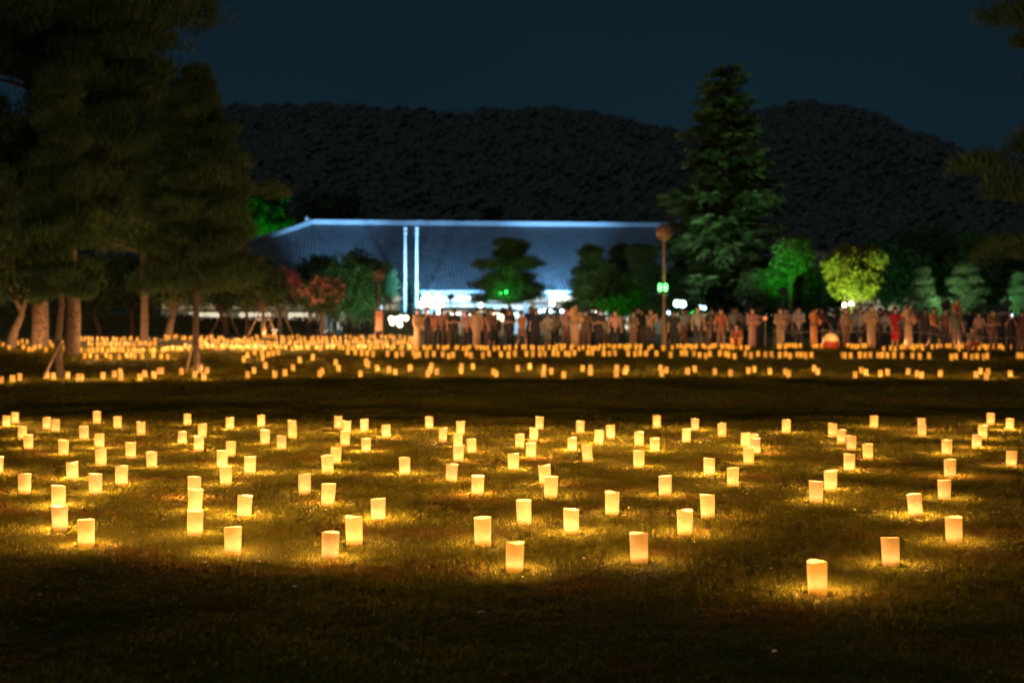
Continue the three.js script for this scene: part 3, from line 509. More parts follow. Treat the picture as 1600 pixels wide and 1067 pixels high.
spruce(1132, 86, { seed: 66, top: 92, w: 245, tiers: 30, spray: 1.05, color: [0.05, 0.09, 0.03], text: 'towering spruce rising far above the hall, between lamp post and yellow tree' });
broadleaf(1085, 92, { seed: 67, top: 410, low: 485, w: 90, trunk: 6, clumps: 16, dense: 30, spray: 1.2, color: [0.05, 0.09, 0.03], text: 'teal-lit low tree at the foot of the spruce beside the lamp post' });
broadleaf(1236, 79, { seed: 68, top: 374, low: 422, w: 54, trunk: 7, clumps: 14, dense: 36, spray: 1.15, color: [0.05, 0.09, 0.03], text: 'treetop lit vivid green between the spruce and the yellow tree' });
broadleaf(1187, 79.5, { seed: 69, top: 425, low: 478, w: 70, trunk: 6, clumps: 14, dense: 32, spray: 1.1, color: [0.05, 0.09, 0.03], text: 'low green-lit tree just under the vivid green treetop' });
broadleaf(1262, 84, { seed: 70, top: 420, low: 482, w: 70, trunk: 6, clumps: 12, dense: 28, spray: 1.1, color: [0.05, 0.09, 0.03], text: 'dark low tree beside the round yellow-green tree' });
broadleaf(1331, 71, { seed: 71, top: 386, low: 468, w: 86, trunk: 6, clumps: 40, clump: 0.28, dense: 46, spray: 0.85, notch: 0.45, color: [0.11, 0.14, 0.018], text: 'round yellow-green tree lit from below, with a notch in its crown' });
pine(1445, 69, { seed: 72, top: 428, low: 500, w: 66, trunk: 6, tiers: 6, pads: 4, pad: 0.24, flat: 0.3, dense: 17, spray: 0.6, color: [0.042, 0.085, 0.026], text: 'small pale-lit garden pine beside the person in red' });
pine(1510, 69, { seed: 73, top: 414, low: 486, w: 70, trunk: 6, tiers: 6, pads: 4, pad: 0.24, flat: 0.3, dense: 17, spray: 0.6, color: [0.042, 0.085, 0.026], text: 'garden pine with a white-lit trunk behind the crowd' });
pine(1597, 69, { seed: 74, top: 432, low: 500, w: 80, trunk: 6, tiers: 6, pads: 4, pad: 0.24, flat: 0.3, dense: 17, spray: 0.6, color: [0.042, 0.085, 0.026], text: 'garden pine cut by the picture edge behind the crowd' });
const darkBack = [[1385, 96, 388, 470, 110, 'dark tree behind the small pale-lit pine'], [1450, 102, 360, 470, 130, 'taller dark tree behind the person in red'], [1545, 98, 372, 475, 130, 'dark teal tree behind the white-trunked pine'], [1605, 92, 395, 480, 110, 'dark teal tree at the picture edge'], [1285, 104, 425, 480, 80, 'dark tree behind the yellow-green tree']];
darkBack.forEach(([px, d, top, low, w, text], i) => broadleaf(px, d, { seed: 80 + i, top, low, w, trunk: 8, clumps: 18, dense: 28, spray: 1.6, color: [0.05, 0.09, 0.03], text }));

// coloured lamps at the feet of trees
const GREEN = '#35ff3a';
floodlight(430, 147, at(420, 330, 152), 1500, 0.5, GREEN, 'green floodlight at the foot of the green-lit treetop', 1.2);
floodlight(968, 70.5, at(962, 460, 74), 44.0, 0.6, GREEN, 'green floodlight in front of the green-lit bush', 0.5);
floodlight(1224, 75.5, at(1226, 405, 79), 125, 0.7, GREEN, 'green floodlight on a tall pole aimed at the vivid green treetop', 2.6);
floodlight(1080, 84, at(1090, 445, 90), 170.0, 0.6, '#40ffb0', 'teal floodlight at the foot of the spruce', 0.5);
floodlight(1318, 67.2, at(1331, 425, 70.5), 560, 0.6, '#e4ff80', 'warm floodlight at the foot of the yellow-green tree', 0.4);
floodlight(1480, 66.6, at(1482, 448, 69), 75, 1.0, '#e6ffd8', 'pale floodlight between the two pale-lit garden pines', 1.9);
floodlight(1575, 66.6, at(1592, 456, 69), 55, 0.7, '#c0ffd8', 'pale green floodlight before the pine at the picture edge', 1.9);
floodlight(1105, 78, at(1130, 300, 86), 480, 0.42, '#d8ffd8', 'pale floodlight aimed up the towering spruce', 0.6);
floodlight(596, 99, at(600, 440, 103), 64.0, 0.6, '#90ffb0', 'pale green floodlight behind the slim lamp post', 0.5);

floodlight(556, 86, at(553, 440, 92), 150, 0.55, '#b0ffc8', 'pale floodlight before the full green broadleaf tree', 0.4);
floodlight(1400, 88, at(1470, 420, 100), 60, 0.7, '#80ffc8', 'dim teal floodlight before the dark trees', 0.6);
floodlight(918, 77.5, at(935, 435, 83), 40, 0.6, '#e4ffc8', 'small pale floodlight before the flat-layered garden pine', 1.6);
floodlight(1170, 72, at(1142, 270, 86), 280, 0.5, '#d0ffd8', 'pale floodlight behind the crowd aimed up the towering spruce', 2.0);

floodlight(430, 81, at(437, 450, 84), 9, 0.8, '#fff2ea', 'small white spotlight at the foot of the pinkest blossom tree', 0.3);
floodlight(512, 77.5, at(506, 465, 80), 3.5, 0.8, '#fff2ea', 'small white spotlight at the foot of the sparse blossom tree', 0.3);
floodlight(788, 80, at(797, 430, 84), 26, 0.6, '#98ffac', 'pale green floodlight before the round-padded garden pine', 1.5);
// wooden props that hold the young trees
{
  const wood = mat(0.25, 0.17, 0.09, 0.85);
  const prop = (list, text) => { const p = list[0][0].clone(), t = thing('tree_prop', text, 'wooden prop', p.toArray(), 0, 'wooden props of the young trees'); list.forEach(([a, b]) => part('pole', tube([a.clone().sub(p), b.clone().sub(p)], [0.045, 0.04], 8), wood, t)); const q = list[0][1].clone().sub(p); part('tie', new THREE.TorusGeometry(0.08, 0.025, 6, 14).rotateX(Math.PI / 2).translate(q.x, q.y - 0.05, q.z), mat(0.1, 0.07, 0.04), t); };
  const a = onGround(66, 594), b = at(94, 528, 45); prop([[a, lerpV(a, b, 0.98).setY(heightTo(534, 45))]], 'single wooden prop leaning to the slim young pine');
  const c = stand(290, 49.5); prop([[c, c.clone().add(V(0.25, 1.5, -0.3))]], 'short wooden prop beside the full rounded pine');
  const tri = (px, d, text) => { const s = stand(px, d); prop([-1, 0, 1].map((k) => { const f = s.clone().add(V(k * 0.85, 0, k ? 0.4 : -0.8)); f.y = ground(f.x, f.z); return [f, s.clone().add(V(k * 0.06, 1.75, 0))]; }), text); };
  tri(411, 80, 'tripod of wooden props round the small tree'); tri(437, 84, 'tripod of wooden props round the tree with most pink blossom'); tri(352, 88, 'tripod of wooden props in the grove past the rounded pine');
}

// ---------------------------------------------------------------- paper lanterns
const LH = 0.24, RT = 0.0725, RB = 0.066;
const paperTex = canvasTexture(128, 128, (u, v) => { const k = 1 + 0.5 * tile(u, v, 6) + 0.35 * tile(u, v, 40, 3); return [0.2 * k, 0.135 * k, 0.085 * k]; });
const PAPER_T = 0.025;
const papers = [0.72, 0.9, 1.1, 1, 0.58].map((k) => new THREE.MeshPhysicalMaterial({ map: paperTex, roughness: 1, transmission: PAPER_T, thickness: 0, specularIntensity: 0.1, emissive: new THREE.Color().setRGB(0.80 * k, 0.285 * k, 0.014 * k) }));
const shades = [0, 1, 2, 3].map((v) => { const pts = []; for (let i = 0; i <= 10; i++) pts.push(new THREE.Vector2(RB + (RT - RB) * i / 10, LH * i / 10)); pts.push(new THREE.Vector2(RT + 0.0012, LH + 0.0005), new THREE.Vector2(RT + 0.0012, LH - 0.004)); const g = new THREE.LatheGeometry(pts, 24), p = g.attributes.position; for (let i = 0; i < p.count; i++) { const a = Math.atan2(p.getZ(i), p.getX(i)), y = p.getY(i); p.setY(i, y + (0.003 + 0.0015 * v) * (y / LH) * Math.sin(a * (1 + v % 2) + v)); const k = 1 + 0.008 * Math.sin(a * 3 + v * 2) * y / LH + 0.014 * noise.noise(a * 1.3, y * 22, v * 5) - 0.03 * Math.exp(-((a - v + 1.5) ** 2) * 60); p.setX(i, p.getX(i) * k); p.setZ(i, p.getZ(i) * k); } g.computeVertexNormals(); return g; }), shadeG = shades[0];
const waxM = mat(0.6, 0.45, 0.3, 0.6), flameM = glow(6, 3.4, 1.2), FLAME_Y = 0.085;
const fillG = cyl(RB * 0.97, RB * 0.95, 0.046, 0, 0.004, 0, 20), candleG = cyl(0.019, 0.019, 0.008, 0, 0.05, 0, 12), flameG = new THREE.LatheGeometry([[0.001, 0], [0.007, 0.008], [0.0075, 0.016], [0.004, 0.03], [0.0005, 0.042]].map((p) => new THREE.Vector2(...p)), 8).translate(0, 0.064, 0);
const LCOL = new THREE.Color().setRGB(1, 0.49, 0.19);
const lantern0 = thing('paper_lantern', '', 'lantern');
part('shade', shadeG, papers[2], lantern0); part('cup_fill', fillG, waxM, lantern0); part('flame', flameG, flameM, part('candle', candleG, waxM, lantern0));
bulbLight(LCOL, 0.5, [0, FLAME_Y, 0], lantern0, 1);
let firstLantern = true;
const LR = rng(101);
function lantern(px, py, text, group, tilt = 0, power = 1, size = 1) {
  const p = onGround(px, py); let o;
  if (firstLantern) { o = lantern0; firstLantern = false; } else { o = lantern0.clone(); o.name = numbered('paper_lantern'); scene.add(o); }
  o.userData = { label: text, category: 'lantern', group };
  o.position.copy(p); o.scale.setScalar(size * (0.96 + 0.08 * LR())); o.rotation.set((LR() - 0.5) * 0.05, LR() * 6.283, 0, 'ZXY'); o.rotation.z = tilt || (LR() - 0.5) * (LR() < 0.25 ? 0.14 : 0.06);
  o.children[0].material = papers[Math.floor(LR() * 5)]; o.children[0].geometry = shades[Math.floor(LR() * 4)];
  const l = o.children[3]; l.intensity = (3.7 + 5 * LR() ** 2) * power; const y = 0.074 + 0.03 * LR(); l.position.y = y;
  return o;
}
const ONES = ['zero', 'one', 'two', 'three', 'four', 'five', 'six', 'seven', 'eight', 'nine', 'ten', 'eleven', 'twelve', 'thirteen', 'fourteen', 'fifteen', 'sixteen', 'seventeen', 'eighteen', 'nineteen'], TENS = ['', '', 'twenty', 'thirty', 'forty', 'fifty', 'sixty', 'seventy', 'eighty', 'ninety'];
const pc = (v, n) => { const k = Math.max(0, Math.round(v / n * 100)); return k < 20 ? ONES[k] : k >= 100 ? 'ninety-nine' : TENS[Math.floor(k / 10)] + (k % 10 ? '-' + ONES[k % 10] : ''); };
const beside = (list, i, size) => { // what tells a lantern apart from its neighbours: overlaps
  const [x, y] = list[i]; for (let j = 0; j < list.length; j++) if (j !== i) { const dx = Math.abs(list[j][0] - x), dy = list[j][1] - y, s = size(y); if (dx < s * 0.6 && dy > 0 && dy < s) return 'half hidden '; if (dx < s * 0.6 && dy < 0 && -dy < s) return 'overlapping '; if (dx < s * 1.1 && Math.abs(dy) < s * 0.6) return dy > 0 || (dy === 0 && list[j][0] > x) ? 'rear paired ' : 'front paired '; } return ''; };
function crop(ox, oy, s, list) { const out = []; for (let i = 0; i < list.length; i += 2) out.push([ox + list[i] / s, oy + list[i + 1] / s]); return out; }
// the big lanterns scattered over the front lawn
const front = [
  ...crop(0, 620, 3.8095, [36, 186, 86, 164, 128, 258, 166, 318, 272, 200, 326, 216, 499, 266, 573, 163, 589, 314, 598, 418, 698, 194, 837, 233, 375, 358, 775, 372, 902, 432, 429, 505, 566, 590, 720, 536, 143, 586, 346, 668, 354, 803, 510, 902, 1083, 292, 1114, 173, 1202, 248, 1181, 330, 1366, 202, 1553, 184, 1371, 362, 1320, 430, 1344, 532, 1485, 470, 1575, 290, 1155, 608, 1155, 692, 1157, 835, 1448, 732, 1384, 948, -22, 468]),
  ...crop(400, 620, 3.8095, [212, 220, 216, 254, 152, 324, 487, 194, 537, 226, 528, 298, 645, 214, 775, 250, 654, 340, 474, 405, 427, 466, 289, 585, 424, 656, 885, 474, 1031, 197, 1111, 270, 1216, 230, 1201, 305, 1203, 393, 1287, 344, 1161, 515, 1320, 594, 726, 750, 585, 884, 439, 978, 1350, 888]),
  ...crop(780, 620, 3.8095, [239, 198, 207, 268, 121, 310, 189, 372, 86, 448, 275, 528, 306, 610, 150, 765, 430, 825, 90, 1047, 483, 226, 436, 335, 528, 392, 593, 288, 664, 254, 672, 710, 939, 190, 832, 300, 927, 338, 832, 432, 988, 600, 835, 996, 1107, 832, 1168, 207, 1116, 274, 1328, 242, 1253, 477, 1392, 540, 1244, 728, 1467, 305, 1520, 312, 1527, 348, 1487, 410]),
  ...crop(1180, 620, 3.2333, [158, 187, 392, 208, 437, 242, 488, 277, 575, 323, 479, 384, 384, 486, 310, 544, 603, 163, 844, 176, 846, 205, 971, 302, 1120, 268, 1153, 218, 1192, 147, 1287, 175, 1297, 361, 988, 415, 959, 530, 814, 614, 1010, 752, 689, 862, 318, 1002])];
const special = { 1278: ['lantern closest to the camera, standing alone with a hot white base', 0], 1393: ['big lantern with a slanting top edge, second closest on that side of the lawn', 0.03], 803: ['tall glowing lantern close to the camera near the middle of the lawn', 0], 1000: ['big lantern close to the camera with a thin dark line across its lower part', 0.02], 1432: ['brightest white lantern, leaning over on the lawn', 0.07], 738: ['lantern leaning towards its neighbours above two stacked in line', 0.08] };
front.forEach(([px, py], i) => {
  const k = Object.keys(special).find((q) => Math.abs(q - px) < 4 && (q != 803 || py > 860) && (q != 1000 || py > 850) && (q != 1278 || py > 900)), s = k && special[k];
  const mark = Math.hypot(px - 92.9, py - 839) < 3 ? 'small red mark on its edge' : Math.hypot(px - 1070.6, py - 838.4) < 3 ? 'dark drop-shaped mark near its foot' : null;
  if (mark) { const o = lantern(px, py, 'large paper lantern on the front lawn with a ' + mark, 'paper lanterns scattered over the front lawn', 0.01), red = mark[6] === 'r'; o.rotation.y = 0; const g = new THREE.CylinderGeometry(0.008, 0.008, 0.002, 12).rotateX(Math.PI / 2); if (red) g.translate(-0.052, 0.17, 0.0475); else g.scale(0.7, 1.6, 1).translate(0.03, 0.036, 0.0585); part('mark', g, red ? mat(0.5, 0.02, 0.02) : mat(0.05, 0.03, 0.02), o); return; }
  const low = (py > 800 ? 'large ' : py > 720 ? 'medium ' : 'smaller ') + beside(front, i, (y) => (y - HORIZON) * 0.132) + 'paper lantern on the front lawn';
  lantern(px, py, s ? s[0] : low + ', ' + pc(px, 1600) + ' percent across, ' + pc(py, 1067) + ' percent down', 'paper lanterns scattered over the front lawn', s ? s[1] : 0);
});
// the smaller lanterns on the lawn behind the dark strip
const middle = [
  ...crop(0, 500, 4.848, [4, 490, 90, 478, 145, 465, 350, 450, 400, 458, 508, 452, 588, 466, 614, 466, 777, 455, 862, 443, 910, 425, 912, 462, 1057, 466, 1092, 443, 1164, 450, 1203, 418, 1222, 415, 1372, 420, 1479, 382, 1521, 390, 1565, 410, 1474, 445, 1541, 460]),
  ...crop(300, 500, 4.444, [384, 410, 428, 376, 508, 340, 572, 408, 644, 395, 700, 355, 745, 300, 838, 282, 357, 294, 383, 265, 489, 285, 885, 402, 902, 385, 996, 318, 1015, 360, 1168, 402, 1208, 315, 1220, 335, 1286, 360, 1368, 370, 1411, 388, 1513, 358]),
  ...crop(640, 540, 4.444, [8, 182, 152, 168, 142, 195, 128, 225, 188, 210, 362, 172, 357, 204, 440, 170, 582, 210, 602, 226, 750, 183, 835, 170, 935, 180, 932, 224, 985, 205, 1070, 232, 1200, 185, 1257, 182, 1258, 214, 1438, 180, 1435, 226, 1508, 187, 1497, 210]),
  ...crop(960, 540, 4.444, [320, 182, 330, 220, 362, 198, 510, 205, 560, 188, 700, 210, 808, 220, 932, 200, 975, 190, 1082, 205, 1190, 207, 1212, 226, 1390, 184, 1415, 208]),
  ...crop(1270, 460, 4.848, [325, 640, 370, 605, 405, 622, 516, 632, 570, 620, 727, 615, 795, 632, 828, 645, 970, 632, 1240, 640, 1275, 610, 1320, 650, 1335, 615, 1502, 635])];
middle.forEach(([px, py], i) => lantern(px, py, 'small ' + beside(middle, i, () => 12) + 'paper lantern beyond the dark strip, ' + pc(px, 1600) + ' percent across, ' + pc(py, 1067) + ' percent down', 'paper lanterns on the lawn beyond the dark strip', 0, 0.5));
// the row at the feet of the crowd
const row = [
  ...crop(300, 500, 4.444, [1080, 242, 1133, 250, 1178, 254, 1215, 256, 1257, 260, 1357, 257, 1418, 264, 1459, 258, 1537, 250, 1548, 268, 1575, 260, 530, 262, 562, 255, 597, 248, 432, 248, 484, 248]),
  ...crop(640, 540, 4.444, [45, 92, 66, 85, 120, 88, 168, 80, 232, 85, 272, 97, 302, 88, 395, 80, 425, 92, 508, 92, 552, 80, 635, 85, 688, 88, 732, 80, 812, 80, 855, 82, 905, 84, 940, 82, 1000, 78, 1030, 80, 1085, 80, 1110, 82, 1145, 76, 1240, 74, 1270, 76, 1350, 80, 1390, 80, 1428, 78, 1520, 80, 1568, 82]),
  ...crop(960, 540, 4.444, [98, 80, 146, 82, 180, 75, 222, 80, 295, 80, 392, 88, 470, 78, 500, 78, 555, 80, 594, 88, 636, 95, 665, 82, 735, 76, 775, 80, 795, 88, 838, 98, 912, 80, 950, 92, 1000, 80, 1050, 86, 1095, 86, 1150, 90, 1190, 86, 1222, 95, 1272, 86, 1300, 88, 1332, 92, 1372, 88, 1590, 92]),
  ...crop(1270, 460, 4.848, [245, 488, 290, 488, 360, 486, 400, 486, 440, 486, 498, 486, 530, 486, 570, 486, 620, 486, 680, 488, 760, 490, 815, 495, 885, 490, 1055, 500, 1090, 495, 1160, 490, 1210, 498, 1250, 495, 1300, 500, 1325, 490, 1560, 490, 1590, 490])];
row.forEach(([px, py], i) => lantern(px, py, 'tiny ' + beside(row, i, () => 10) + 'lantern in the row at the feet of the crowd, ' + pc(px, 1600) + ' percent across', 'lanterns in the row at the feet of the crowd', 0, 0.08));
// the hundreds behind: one object
{
  const r = rng(303), spots = [];
  const line = (x0, x1, y, n, jy) => { for (let i = 0; i < n; i++) spots.push([x0 + (x1 - x0) * (i + (r() - 0.5) * 1.1) / n, y + (r() - 0.5) * jy * 0.9]); };
  line(120, 245, 532, 20, 3); line(140, 245, 541, 22, 4); line(115, 245, 551, 20, 2); line(130, 268, 561, 13, 5); line(-5, 115, 545, 16, 12); line(0, 100, 537, 9, 5);
  line(300, 395, 536, 20, 4); line(255, 350, 530, 17, 5); line(312, 410, 546, 20, 5); line(385, 655, 529.8, 44, 5); line(380, 660, 538, 53, 4); line(390, 655, 546.5, 42, 4); line(255, 312, 548, 12, 8);
  for (let k = 0; k < 11; k++) { const x = 830 + k * 70 + 40 * r(); line(x, x + 34, 544.5, 7, 2); } line(640, 945, 547.5, 44, 3); line(945, 1060, 547, 12, 4); line(1060, 1180, 546, 17, 5); line(1220, 1260, 545, 4, 3); line(1380, 1480, 547, 12, 4); line(1500, 1600, 547, 14, 5);
  const im = new THREE.InstancedMesh(shadeG, papers[2], spots.length), M = new THREE.Matrix4(), q = new THREE.Quaternion();
  spots.forEach(([px, py], i) => {
    const p = onGround(px, py); M.compose(p, q.setFromEuler(new THREE.Euler((r() - 0.5) * 0.06, r() * 6, (r() - 0.5) * 0.06)), V(0.82, 0.82, 0.82)); im.setMatrixAt(i, M);
    if (i % 2) return; const l = new THREE.PointLight(LCOL, (px < 650 ? 3.2 : 0.22) * (0.8 + 0.4 * r())); l.name = 'lantern_light'; l.position.set(p.x, p.y + LH + 0.05, p.z); l.castShadow = true; scene.add(l);
  });
  im.name = 'lantern_field'; im.userData = { kind: 'stuff', label: 'hundreds of tiny glowing lanterns in rows under the trees and before the crowd', category: 'lanterns' }; scene.add(im);
}
// dome lantern on a red base among the crowd
{
  const p = stand(1299, 56), t = thing('dome_lantern', 'large glowing orange dome lantern on a red base beside the person in pale brown', 'lantern', p.toArray());
  const r = 0.31, d = part('lantern_dome', new THREE.SphereGeometry(r, 24, 12, 0, 6.2832, 0, 1.5708).scale(1, 1.1, 1).translate(0, 0.3, 0), glow(0.7, 0.27, 0.03, 0.3), t);
  for (let k = 0; k < 4; k++) part('rib', new THREE.TorusGeometry(r * 1.005, 0.008, 5, 24, Math.PI).scale(1, 1.1, 1).rotateY(k * Math.PI / 4).translate(0, 0.3, 0), mat(0.2, 0.08, 0.02), d);
  part('base', cyl(r * 1.05, r * 1.1, 0.26, 0, 0.03, 0, 20), mat(0.45, 0.06, 0.015, 0.7), t);
  bulbLight(0xffa040, 0.35, [0, 0.45, r + 0.12], t, 4);
}

// ---------------------------------------------------------------- people
// A field of tapered capsules joined by a smooth minimum, meshed with marching cubes. prims: [ax, ay, az, bx, by, bz, ra, rb, flat]
function fieldMesh(prims, N, k, lo, size) {
  const mc = new MarchingCubes(N, undefined, false, false, 60000), half = N / 2;
  const pre = prims.map(([ax, ay, az, bx, by, bz, ra, rb, flat = 1]) => { const dx = bx - ax, dy = by - ay, dz = (bz - az) * flat; return { ax, ay, az, dx, dy, dz, ra, rb, flat, inv: 1 / Math.max(1e-9, dx * dx + dy * dy + dz * dz) }; });
  let o = 0;
  for (let iz = 0; iz < N; iz++) for (let iy = 0; iy < N; iy++) for (let ix = 0; ix < N; ix++, o++) {
    const x = lo[0] + (ix / half) * size / 2, y = lo[1] + (iy / half) * size / 2, z = lo[2] + (iz / half) * size / 2;
    let d = 1;
    for (const p of pre) {
      const px = x - p.ax, py = y - p.ay, pz = (z - p.az) * p.flat; let t = (px * p.dx + py * p.dy + pz * p.dz) * p.inv; t = t < 0 ? 0 : t > 1 ? 1 : t;
      const ex = px - t * p.dx, ey = py - t * p.dy, ez = pz - t * p.dz, q = Math.sqrt(ex * ex + ey * ey + ez * ez) - (p.ra + (p.rb - p.ra) * t);
      const h = Math.max(k - Math.abs(d - q), 0) / k; d = Math.min(d, q) - h * h * k * 0.25;
    }
    mc.field[o] = -d;
  }
  mc.isolation = 0; mc.update();
  const n = mc.count, pos = new Float32Array(n * 3);
  for (let i = 0; i < n; i++) for (let c = 0; c < 3; c++) pos[i * 3 + c] = lo[c] + (mc.positionArray[i * 3 + c] + 1) * size / 2;
  let g = new THREE.BufferGeometry(); g.setAttribute('position', new THREE.BufferAttribute(pos, 3)); g = mergeVertices(g, 1e-4); g.computeVertexNormals(); return g;
}
const skinM = mat(0.5, 0.3, 0.21, 0.6), hairM = mat(0.018, 0.014, 0.012, 0.5), eyeM = mat(0.02, 0.015, 0.012, 0.3), lipM = mat(0.32, 0.13, 0.1, 0.6), beltM = mat(0.05, 0.035, 0.03, 0.8), bagM = mat(0.08, 0.06, 0.05, 0.7);
const A3 = (v) => [v.x, v.y, v.z];
// pose: { hip, lean, L/R arms: [elbow, wrist], feet: [[knee, ankle], ...], clothes: 'trousers' | 'robe' | 'skirt' | 'shorts', hair: 'short' | 'long' | 'bun' }
function makePerson(pose) {
  const t = new THREE.Group(), hip = pose.hip ?? V(0, 0.88, 0), chest = pose.chest ?? hip.clone().add(V(0, 0.36, 0)), neck = chest.clone().add((pose.up ?? V(0, 1, 0)).clone().multiplyScalar(0.17)), head = pose.head ?? neck.clone().add(V(0, 0.155, 0.02));
  const sw = pose.sw ?? 0.18, legs = pose.legs ?? [[V(-0.1, 0.47, 0.03), V(-0.11, 0.07, 0)], [V(0.1, 0.47, 0.03), V(0.11, 0.07, 0)]];
  const shoulder = (s) => chest.clone().add(V(s * sw, 0.12, 0)), arms = pose.arms, B = [], T = [], L = [];
  const cap = (list, a, b, ra, rb, flat) => list.push([...A3(a), ...A3(b), ra, rb, flat]);
  cap(B, hip, chest, 0.125, 0.135, 1.35); cap(B, chest, neck, 0.13, 0.05, 1.2); cap(B, shoulder(-1), shoulder(1), 0.05, 0.05); cap(B, neck, head, 0.05, 0.05);
  cap(B, head.clone().add(V(0, 0.045, -0.02)), head.clone().add(V(0, -0.03, 0.015)), 0.088, 0.068); cap(B, head.clone().add(V(0, -0.05, 0.045)), head.clone().add(V(0, -0.075, 0.05)), 0.035, 0.03);
  cap(B, head.clone().add(V(0, 0.015, 0.085)), head.clone().add(V(0, -0.02, 0.1)), 0.01, 0.014); for (const s of [-1, 1]) cap(B, head.clone().add(V(s * 0.082, 0.015, -0.01)), head.clone().add(V(s * 0.08, -0.025, -0.005)), 0.016, 0.012);
  const fingers = [];
  [-1, 1].forEach((s, i) => {
    const [elbow, wrist] = arms[i], sh = shoulder(s), dir = wrist.clone().sub(elbow).normalize(), palm = wrist.clone().addScaledVector(dir, 0.075), side = V().crossVectors(dir, V(0, 0.3, 1)).normalize();
    cap(B, sh, elbow, 0.05, 0.038); cap(B, elbow, wrist, 0.037, 0.026); cap(B, wrist, palm, 0.026, 0.034);
    for (let f = 0; f < 5; f++) { // four fingers off the palm's end and a thumb off its side
      const len = [0.062, 0.072, 0.066, 0.052, 0.05][f], d = f < 4 ? dir.clone().add(side.clone().multiplyScalar((f - 1.5) * 0.12)).add(V(0, 0, 0.25)) : dir.clone().addScaledVector(side, -1.1); d.normalize();
      const root = f < 4 ? palm.clone().addScaledVector(dir, 0.015).addScaledVector(side, (f - 1.5) * 0.019) : wrist.clone().addScaledVector(dir, 0.035).addScaledVector(side, -0.026);
      fingers.push(new THREE.CapsuleGeometry(0.0095, len, 2, 6).translate(0, len / 2, 0).applyQuaternion(new THREE.Quaternion().setFromUnitVectors(V(0, 1, 0), d)).translate(root.x, root.y, root.z));
    }
    const [knee, ankle] = legs[i], hj = hip.clone().add(V(s * 0.09, -0.02, 0));
    cap(B, hj, knee, 0.082, 0.056); cap(B, knee, ankle, 0.054, 0.036); cap(B, ankle.clone().add(V(0, -0.035, -0.03)), ankle.clone().add(V(s * 0.02, -0.045, 0.13)), 0.034, 0.026);
    // clothes
    const robe = pose.clothes === 'robe', sleeve = robe ? 0.88 : pose.sleeve ?? 0.6;
    cap(T, sh, robe || sleeve > 1 ? elbow : lerpV(sh, elbow, sleeve), 0.068, robe ? 0.075 : 0.062);
    if (robe) { cap(T, elbow, lerpV(elbow, wrist, 0.8), 0.075, 0.1); cap(T, lerpV(elbow, wrist, 0.75), lerpV(elbow, wrist, 0.75).add(V(0, -0.16, 0)), 0.06, 0.05); } else if (sleeve > 1) cap(T, elbow, lerpV(elbow, wrist, 0.92), 0.056, 0.045);
    if (pose.clothes === 'trousers' || pose.clothes === 'shorts') { cap(L, hj, knee, 0.098, 0.076); if (pose.clothes === 'trousers') cap(L, knee, ankle.clone().add(V(0, 0.02, 0)), 0.076, 0.07); else cap(L, lerpV(hj, knee, 0.6), knee, 0.085, 0.09); }
  });
  cap(T, chest, hip.clone().add(V(0, -0.06, 0)), 0.15, 0.142, 1.3); cap(T, shoulder(-1), shoulder(1), 0.07, 0.07); cap(T, chest, chest.clone().add(V(0, 0.1, -0.01)), 0.14, 0.085, 1.25);
  if (pose.clothes === 'robe') { const foot = V((legs[0][1].x + legs[1][1].x) / 2, legs[0][1].y + 0.04, (legs[0][1].z + legs[1][1].z) / 2); cap(T, hip, foot, 0.155, 0.17, 1.2); }
  else if (pose.clothes === 'skirt') { cap(L, hip.clone().add(V(0, 0.04, 0)), V(hip.x, hip.y - 0.42, hip.z + 0.01), 0.135, 0.19, 1.15); }
  else cap(L, hip.clone().add(V(0, 0.06, 0)), hip.clone().add(V(0, -0.05, 0)), 0.14, 0.14, 1.3);
  const top = Math.max(head.y + 0.2, arms[0][1].y + 0.2, arms[1][1].y + 0.2), size = Math.max(top + 0.06, 1.1), lo = [-size / 2, -0.04, hip.z - size / 2 + 0.05], N = Math.round(Math.min(84, size / 0.0215));
  const body = part('body', merge([stripUv(fieldMesh(B, N, 0.035, lo, size)), ...fingers.map(stripUv)]), skinM, t);
  part('top', fieldMesh(T, N, 0.05, lo, size), mat(0.4, 0.4, 0.4), t).name = pose.clothes === 'robe' ? 'robe' : 'shirt';
  if (L.length && pose.clothes !== 'robe') part(pose.clothes === 'skirt' ? 'skirt' : 'trousers', fieldMesh(L, N, 0.04, lo, size), mat(0.05, 0.05, 0.06), t);
  if (pose.clothes === 'robe') part('sash', new THREE.CylinderGeometry(0.172, 0.175, pose.sash ?? 0.1, 20, 1, true).scale(1, 1, 0.8).translate(hip.x, hip.y + 0.14, hip.z), beltM, t);
  const H = [[0, 0.055, -0.03, 0, 0.03, -0.045, 0.098, 0.09], [0, 0.09, 0.03, 0, 0.08, 0, 0.06, 0.08]];
  if (pose.hair === 'long') H.push([0, 0.02, -0.06, 0, -0.2, -0.08, 0.085, 0.06]); if (pose.hair === 'bun') H.push([0, 0.13, -0.08, 0, 0.15, -0.09, 0.05, 0.045]);
  const hair = part('hair', fieldMesh(H, 30, 0.03, [-0.24, -0.3, -0.26], 0.5), hairM, t); hair.position.copy(head);
  for (const s of [-1, 1]) part('eye', new THREE.SphereGeometry(0.012, 8, 6).scale(1.3, 0.8, 0.7).translate(head.x + s * 0.034, head.y + 0.012, head.z + 0.078), eyeM, body);
  part('mouth', new THREE.SphereGeometry(0.02, 8, 6).scale(1.1, 0.3, 0.5).translate(head.x, head.y - 0.052, head.z + 0.078), lipM, body);
